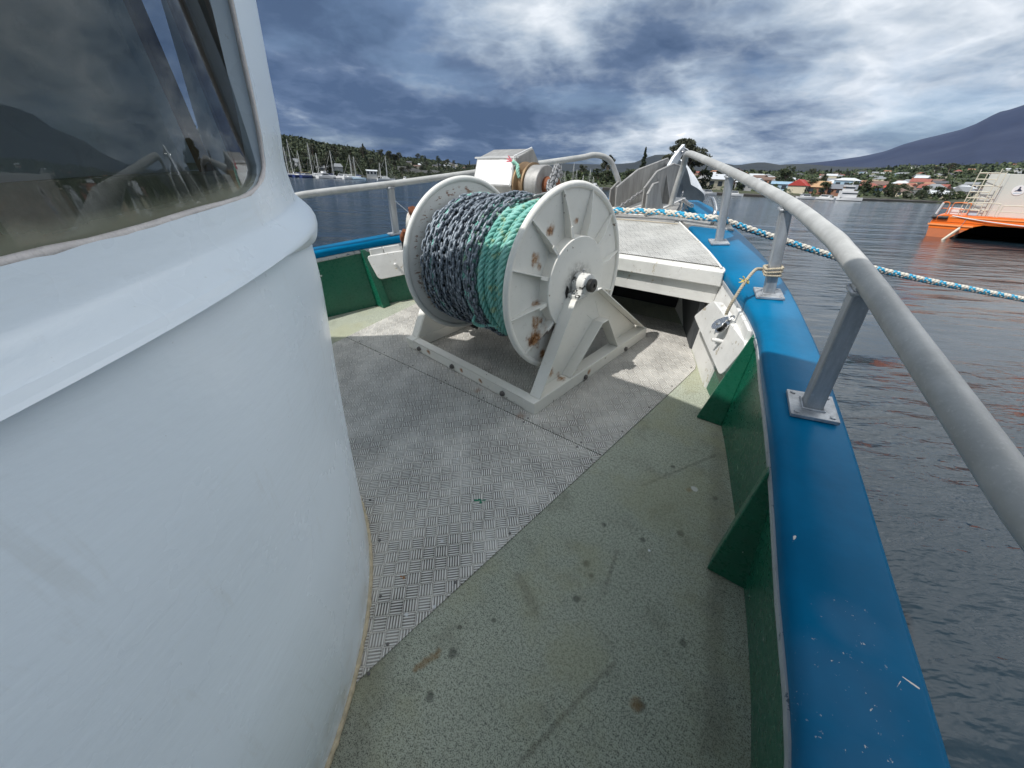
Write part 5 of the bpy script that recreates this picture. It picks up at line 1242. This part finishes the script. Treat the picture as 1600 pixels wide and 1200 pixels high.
def motorboat(name, label, M, hull='white', L=8, top='white', group=None, fly=False):
    t = thing(name, label, 'motor boat', M, group); m = MB(); hull_mesh(L, L*.32, 1.1, m); m.build('hull', HM[hull], t)
    MB().prism([(-L*.28, -L*.12, 1.1), (L*.22, -L*.12, 1.2), (L*.10, -L*.12, 2.3), (-L*.28, -L*.12, 2.3)], (0, L*.24, 0)).build('cabin', HM['white'], t)
    MB().prism([(-L*.22, -L*.123, 1.55), (L*.14, -L*.123, 1.6), (L*.09, -L*.123, 2.05), (-L*.22, -L*.123, 2.05)], (0, L*.246, 0)).build('window', MAT['wglass'], t)
    MB().box((-L*.34, -L*.14, 2.3), (L*.12, L*.14, 2.42)).build('canopy', HM[top], t)
    if fly: MB().box((-L*.16, -L*.09, 2.42), (L*.04, L*.09, 3.3)).build('flybridge', HM['white'], t)
    return t
def bm(px, r, hd): a = az_of(px); return Matrix.Translation(pol(a, r, WATER+.05)) @ Matrix.Rotation(-a+hd, 4, 'Z')
LM = [(449, 258, .9, 'navy', 10, 13.5, 'navy', 'sailing boat with blue sail cover half hidden by the wheelhouse wall'),
      (459, 262, 2.4, 'cream', 10.5, 17.2, 'white', 'cream hulled sailing boat with the tallest mast left in the marina'),
      (469, 255, .7, 'navy', 9, 12.2, 'navy', 'navy hulled sailing boat behind the yellow canopy boat'),
      (489, 256, 2.2, 'grey', 9, 16.0, 'white', 'grey hulled sailing boat right of the yellow canopy boat'),
      (497, 263, .8, 'white', 9.5, 11.8, 'white', 'white sailing boat with short twin stays left of the motor cruiser'),
      (519, 258, .5, 'white', 10, 13.2, 'navy', 'white sailing boat with navy sail cover in the middle of the marina'),
      (548, 252, .6, 'white', 10, 11.6, 'white', 'white sailing boat with bare mast near the right end of the marina'),
      (557, 250, 2.5, 'pale blue', 10, 10.8, 'navy', 'pale blue sailing boat at the right end of the marina')]
for px, r, hd, hc, L, mh, cv, lab in LM: sailboat('sailing_boat', lab, bm(px, r, hd), hc, L, mh, cv)
motorboat('motor_boat', 'motor boat under a yellow canopy in the marina', bm(478, 252, .8), 'navy', 8, 'yellow')
motorboat('motor_boat', 'white motor cruiser with flybridge in the marina', bm(507, 250, .7), 'white', 10, 'white', fly=True)
motorboat('motor_boat', 'white motor boat under the tall bare masts of the marina', bm(533, 255, 2.4), 'white', 9, 'white')
sailboat('ketch', 'lone white two-masted ketch moored right of the marina', bm(603, 255, .25), 'white', 10, 12, 'white', None, 2)
motorboat('motor_boat', 'tiny white motor boat moored right of the ketch', bm(632, 300, 2.2), 'white', 4.0, 'white')
# jetty with piles
jt = thing('marina_jetty', 'low timber jetty with pale topped piles along the marina boats', 'jetty', bm(505, 262, 0)); MB().box((-32, -1, .4), (20, 1, .75)).build('walkway', flat('jetty_deck', (.16, .14, .11)), jt)
for x in (-24, -14, -4, 4, 12, 18): MB().tube([(x, -1.2, -.5), (x, -1.2, 2.6)], .28, 8).build('pile', MAT['dark'], jt)
# marina beyond the windlass
for i, (px, mh) in enumerate(((869, 7.5), (875, 11.5), (881, 8.5), (894, 12.5), (899, 9.5), (910, 7), (920, 10), (926, 6.5))):
    sailboat('sailing_boat', ['sailing boat nearest the windlass on the far shore', 'second sailing boat right of the windlass, navy sail cover', 'third sailing boat right of the windlass, short mast', 'tallest masted sailing boat seen under the port rail', 'sailing boat just right of the tallest mast under the port rail', 'short masted sailing boat alone in the gap under the port rail', 'sailing boat under the port rail just left of its bend', 'sailing boat closest to the bend of the port rail'][i], bm(px, 238+i % 3*3, 1.2+.2*(i % 2)), 'white', 8.5, mh, 'navy' if i == 1 else 'white', mr=.08)
motorboat('motor_boat', 'boxy white motor boat ashore behind the port rail', bm(931, 246, .2), 'white', 8, 'white', fly=True)
for px, r, L, lab in ((1078, 240, 9, 'white motor boat moored under the anchor fluke'), (1107, 240, 10, 'white motor boat on the far shore left of the first rail post'), (1096, 243, 7, 'small motor boat half hidden between the anchor and first rail post'), (1150, 244, 8, 'white motor boat behind the guard rail curve'), (1262, 262, 9, 'white motor boat moored below the tan boat shed'), (1290, 270, 10, 'white motor boat moored at the slipway shed')):
    motorboat('motor_boat', lab, bm(px, r, rnd.choice([.2, .5, 2.7])), 'white', L, 'white')
# white ship
shp = thing('white_ship', 'white work ship with stacked wheelhouse moored at the far jetty', 'ship', bm(1326, 278, 3.5))
m = MB(); hull_mesh(12, 4.5, 1.6, m); m.build('hull', HM['white'], shp)
MB().box((-3, -1.7, 1.6), (4, 1.7, 4.6)).build('deckhouse', HM['white'], shp); MB().box((-1, -1.5, 4.6), (3, 1.5, 7.0)).build('wheelhouse', HM['white'], shp)
MB().box((-1.05, -1.55, 5.6), (3.05, 1.55, 6.4)).build('window', MAT['wglass'], shp); MB().box((-3.05, -1.75, 3.1), (3.6, 1.75, 3.7)).build('window', MAT['wglass'], shp)
MB().tube([(0, 0, 7.0), (0, 0, 10.4)], .1, 6).box((-.06, -1.0, 9.0), (.06, 1.0, 9.1)).build('mast', MAT['mast'], shp)
j2 = thing('far_jetty', 'low dark jetty on piles running to the white ship', 'jetty', bm(1290, 276, .2)); MB().box((-14, -1, .9), (12, 1, 1.25)).build('walkway', flat('far_jetty_deck', (.20, .19, .17)), j2)
for x in (-12, -7, -2, 3, 8, 11.5): MB().tube([(x, -1, -.5), (x, -1, 1.6)], .2, 6).build('pile', MAT['dark'], j2)
# ---- orange catamaran
P0 = ray(1449, 369); P0 = P0*((WATER-CH)/P0.z)+Vector((0, 0, CH)); aC = math.atan2(P0.x, P0.y)
CM = Matrix.Translation((P0.x, P0.y, WATER)) @ Matrix.Rotation(-aC-.03, 4, 'Z') @ Matrix.Diagonal((.82, 1, 1.2, 1))
MAT['orange'] = paint('orange_hull', (.78, .155, .012), .35, .15, (.4, .12, .04)); MAT['antifoul'] = paint('faded_red_antifoul', (.50, .15, .06), .6, .4, (.2, .1, .07)); MAT['cabin_w'] = flat('cabin_panel', (.50, .51, .47)); MAT['creamrail'] = flat('cream_rail', (.60, .56, .45)); MAT['orail'] = flat('orange_rail', (.70, .20, .05))
cat = thing('orange_catamaran', 'bright orange catamaran work barge with dark tunnel between its hulls moored to the right', 'catamaran', CM)
MB().prism([(x, 0, z) for x, z in [(-.34, .75), (-.22, 1.22), (.35, 1.42), (3.4, 1.42), (3.4, .92), (2.72, .75)]], (0, 10, 0)).build('hull', MAT['orange'], cat, CM, bevel=.02)
MB().prism([(x, 0.02, z) for x, z in [(-.33, .75), (2.72, .75), (2.40, .55), (-.25, .55)]], (0, 9.9, 0)).build('hull_side', MAT['orange'], cat, CM)
MB().prism([(x, 0.03, z) for x, z in [(-.05, -.4), (-.25, .55), (2.40, .55), (1.55, 0), (1.3, -.4)]], (0, 9.8, 0)).build('hull_bottom', MAT['antifoul'], cat, CM)
MB().prism([(x, 0, z) for x, z in [(8.6, .92), (8.6, 1.42), (12.4, 1.42), (12.5, .75), (12.3, -.4), (10.6, -.4), (9.4, .62)]], (0, 10, 0)).build('hull', MAT['orange'], cat, CM)
MB().box((3.4, 0, .92), (8.6, 10, 1.42)).build('bridge_deck', MAT['orange'], cat, CM)
MB().box((-.42, -.05, .74), (2.75, .03, .84)).box((.9, -.04, 1.26), (12.3, .0, 1.34)).build('rubbing_strake', flat('pale_orange', (.85, .30, .10)), cat, CM)
MB().box((-.3, -.03, .98), (12.3, 9.9, 1.0)).build('deck_line', MAT['orange'], cat, CM)
MB().prism([(1.62, 9.5, -.3), (9.4, 9.5, -.3), (9.4, 9.5, .92), (2.6, 9.5, .92)], (0, .1, 0)).build('tunnel_end', MAT['dark'], cat, CM)
MB().box((2.05, 1.6, 1.42), (12.0, 9.5, 3.9)).build('cabin', MAT['cabin_w'], cat, CM, bevel=.02)
m = MB()
for x in (3.3, 6.8, 8.7): m.box((x, 1.585, 1.45), (x+.03, 1.6, 3.88))
m.build('panel_seam', HM['grey'], cat, CM)
em = MB().prism([(4.35+.42*math.cos(a), 1.57, 3.0+.29*math.sin(a)) for a in np.linspace(0, 2*math.pi, 33)[:-1]], (0, .02, 0)).build('emblem', HM['white'], cat, CM)
fig = [(-.22, -.13), (-.05, -.10), (.10, -.12), (.22, -.06), (.12, .0), (.10, .06), (.05, .08), (.06, .20), (.0, .28), (-.05, .20), (-.04, .12), (-.09, .05), (-.08, -.02), (-.16, -.04), (-.20, -.09)]
MB().prism([(4.35+x*1.1, 1.562, 3.02+z*.72) for x, z in fig], (0, .006, 0)).build('emblem_figure', flat('emblem_navy', (.02, .025, .06)), em, CM)
MB().prism([(4.35+x*1.1, 1.562, 3.0+z*.72) for x, z in [(-.24, -.22), (-.05, -.18), (.1, -.21), (.24, -.16), (.22, -.24), (-.02, -.25), (-.2, -.27)]], (0, .006, 0)).build('emblem_wave', HM['pale blue'], em, CM)
# access ladder frame
m = MB(); zt = 4.1
for x, y, z1 in ((1.3, .5, zt), (2.6, .5, zt+.05), (1.85, .5, zt-.2), (1.3, 1.3, zt-.25), (3.0, .9, zt-.1)): m.tube([(x, y, 1.42), (x, y, z1)], .035, 6)
for k in range(7):
    z = 1.75+k*.36; m.tube([(1.3, .5, z), (2.6, .5, z)], .028, 6)
    if k % 2 == 0: m.tube([(1.3, 1.3, z), (3.0, .9, z)], .022, 6); m.tube([(1.3, .5, z), (1.3, 1.3, z)], .022, 6)
m.tube([(1.35, .5, 2.1), (2.0, .5, 2.9)], .02, 6)
m.build('ladder_frame', MAT['creamrail'], cat, CM)
def loop(x0, x1, y, z1, mat, nm):
    m = MB().tube(spline([(x0, y, 1.42), (x0+.02, y, z1-.15), (x0+.15, y, z1), (x1-.15, y, z1), (x1-.02, y, z1-.15), (x1, y, 1.42)], 4), .030, 6); m.tube([(x0, y, (z1+1.42)/2), (x1, y, (z1+1.42)/2)], .022, 6); m.build(nm, mat, cat, CM)
loop(-.15, .45, .3, 2.15, MAT['orail'], 'bow_rail'); loop(.65, 1.9, .4, 2.15, MAT['orail'], 'bow_rail'); loop(1.6, 3.7, .15, 2.2, MAT['creamrail'], 'bow_rail'); loop(3.9, 5.6, .2, 2.1, MAT['creamrail'], 'bow_rail'); loop(6.0, 7.6, .2, 2.15, MAT['creamrail'], 'bow_rail')
MB().tube([(-.2, .2, 1.42), (-.05, .1, 2.1)], .09, 8).build('bollard', HM['white'], cat, CM)
for x0 in (-.38, .05, .42): MB().tube([(x0, -.08, 1.22), (x0+.36, -.08, 1.24)], .10, 10).build('fender', MAT['rubber'], cat, CM)
MB().box((.5, .6, 1.43), (1.5, 1.2, 1.85)).build('deck_box', HM['white'], cat, CM, bevel=.03); MB().box((1.9, .6, 1.43), (2.7, 1.2, 1.80)).build('deck_box', HM['pale blue'], cat, CM, bevel=.03)
MB().tube(spline([(1.0, -.04, 1.36), (4, -.1, 1.12), (8, -.1, .98), (12, -.05, 1.1)], 6), .03, 6).build('hanging_line', HM['white'], cat, CM)
hw_ = MB().tube([(1.9, -.15, .62), (1.55, -1.2, .28), (1.1, -2.8, -.15)], [.11, .10, .09], 8)
ob = hw_.build('mooring_pole', MAT['creamrail'], None, None); ob.matrix_world = CM; tag(ob, 'pale round mooring pole slanting from the orange bow into the water', 'pole')
MB().tube([(1.9, -.12, .6), (2.1, -.05, 1.4)], .015, 5).build('pole_line', HM['grey'], cat, CM)
# ---- haze
hz = MB().box((-11000, -11000, WATER-12), (11000, 11000, 1900)).build('haze', bpy.data.materials.new('haze_air')); tag(hz, 'thin blue harbour haze', 'haze', kind='stuff')
hm = hz.data.materials[0]; hm.use_nodes = True; nt = hm.node_tree; nt.nodes.clear(); o = nt.nodes.new('ShaderNodeOutputMaterial'); v = nt.nodes.new('ShaderNodeVolumePrincipled')
v.inputs['Color'].default_value = (.26, .44, .90, 1); v.inputs['Density'].default_value = 1.1e-5; v.inputs['Anisotropy'].default_value = .2; nt.links.new(v.outputs[0], o.inputs['Volume'])
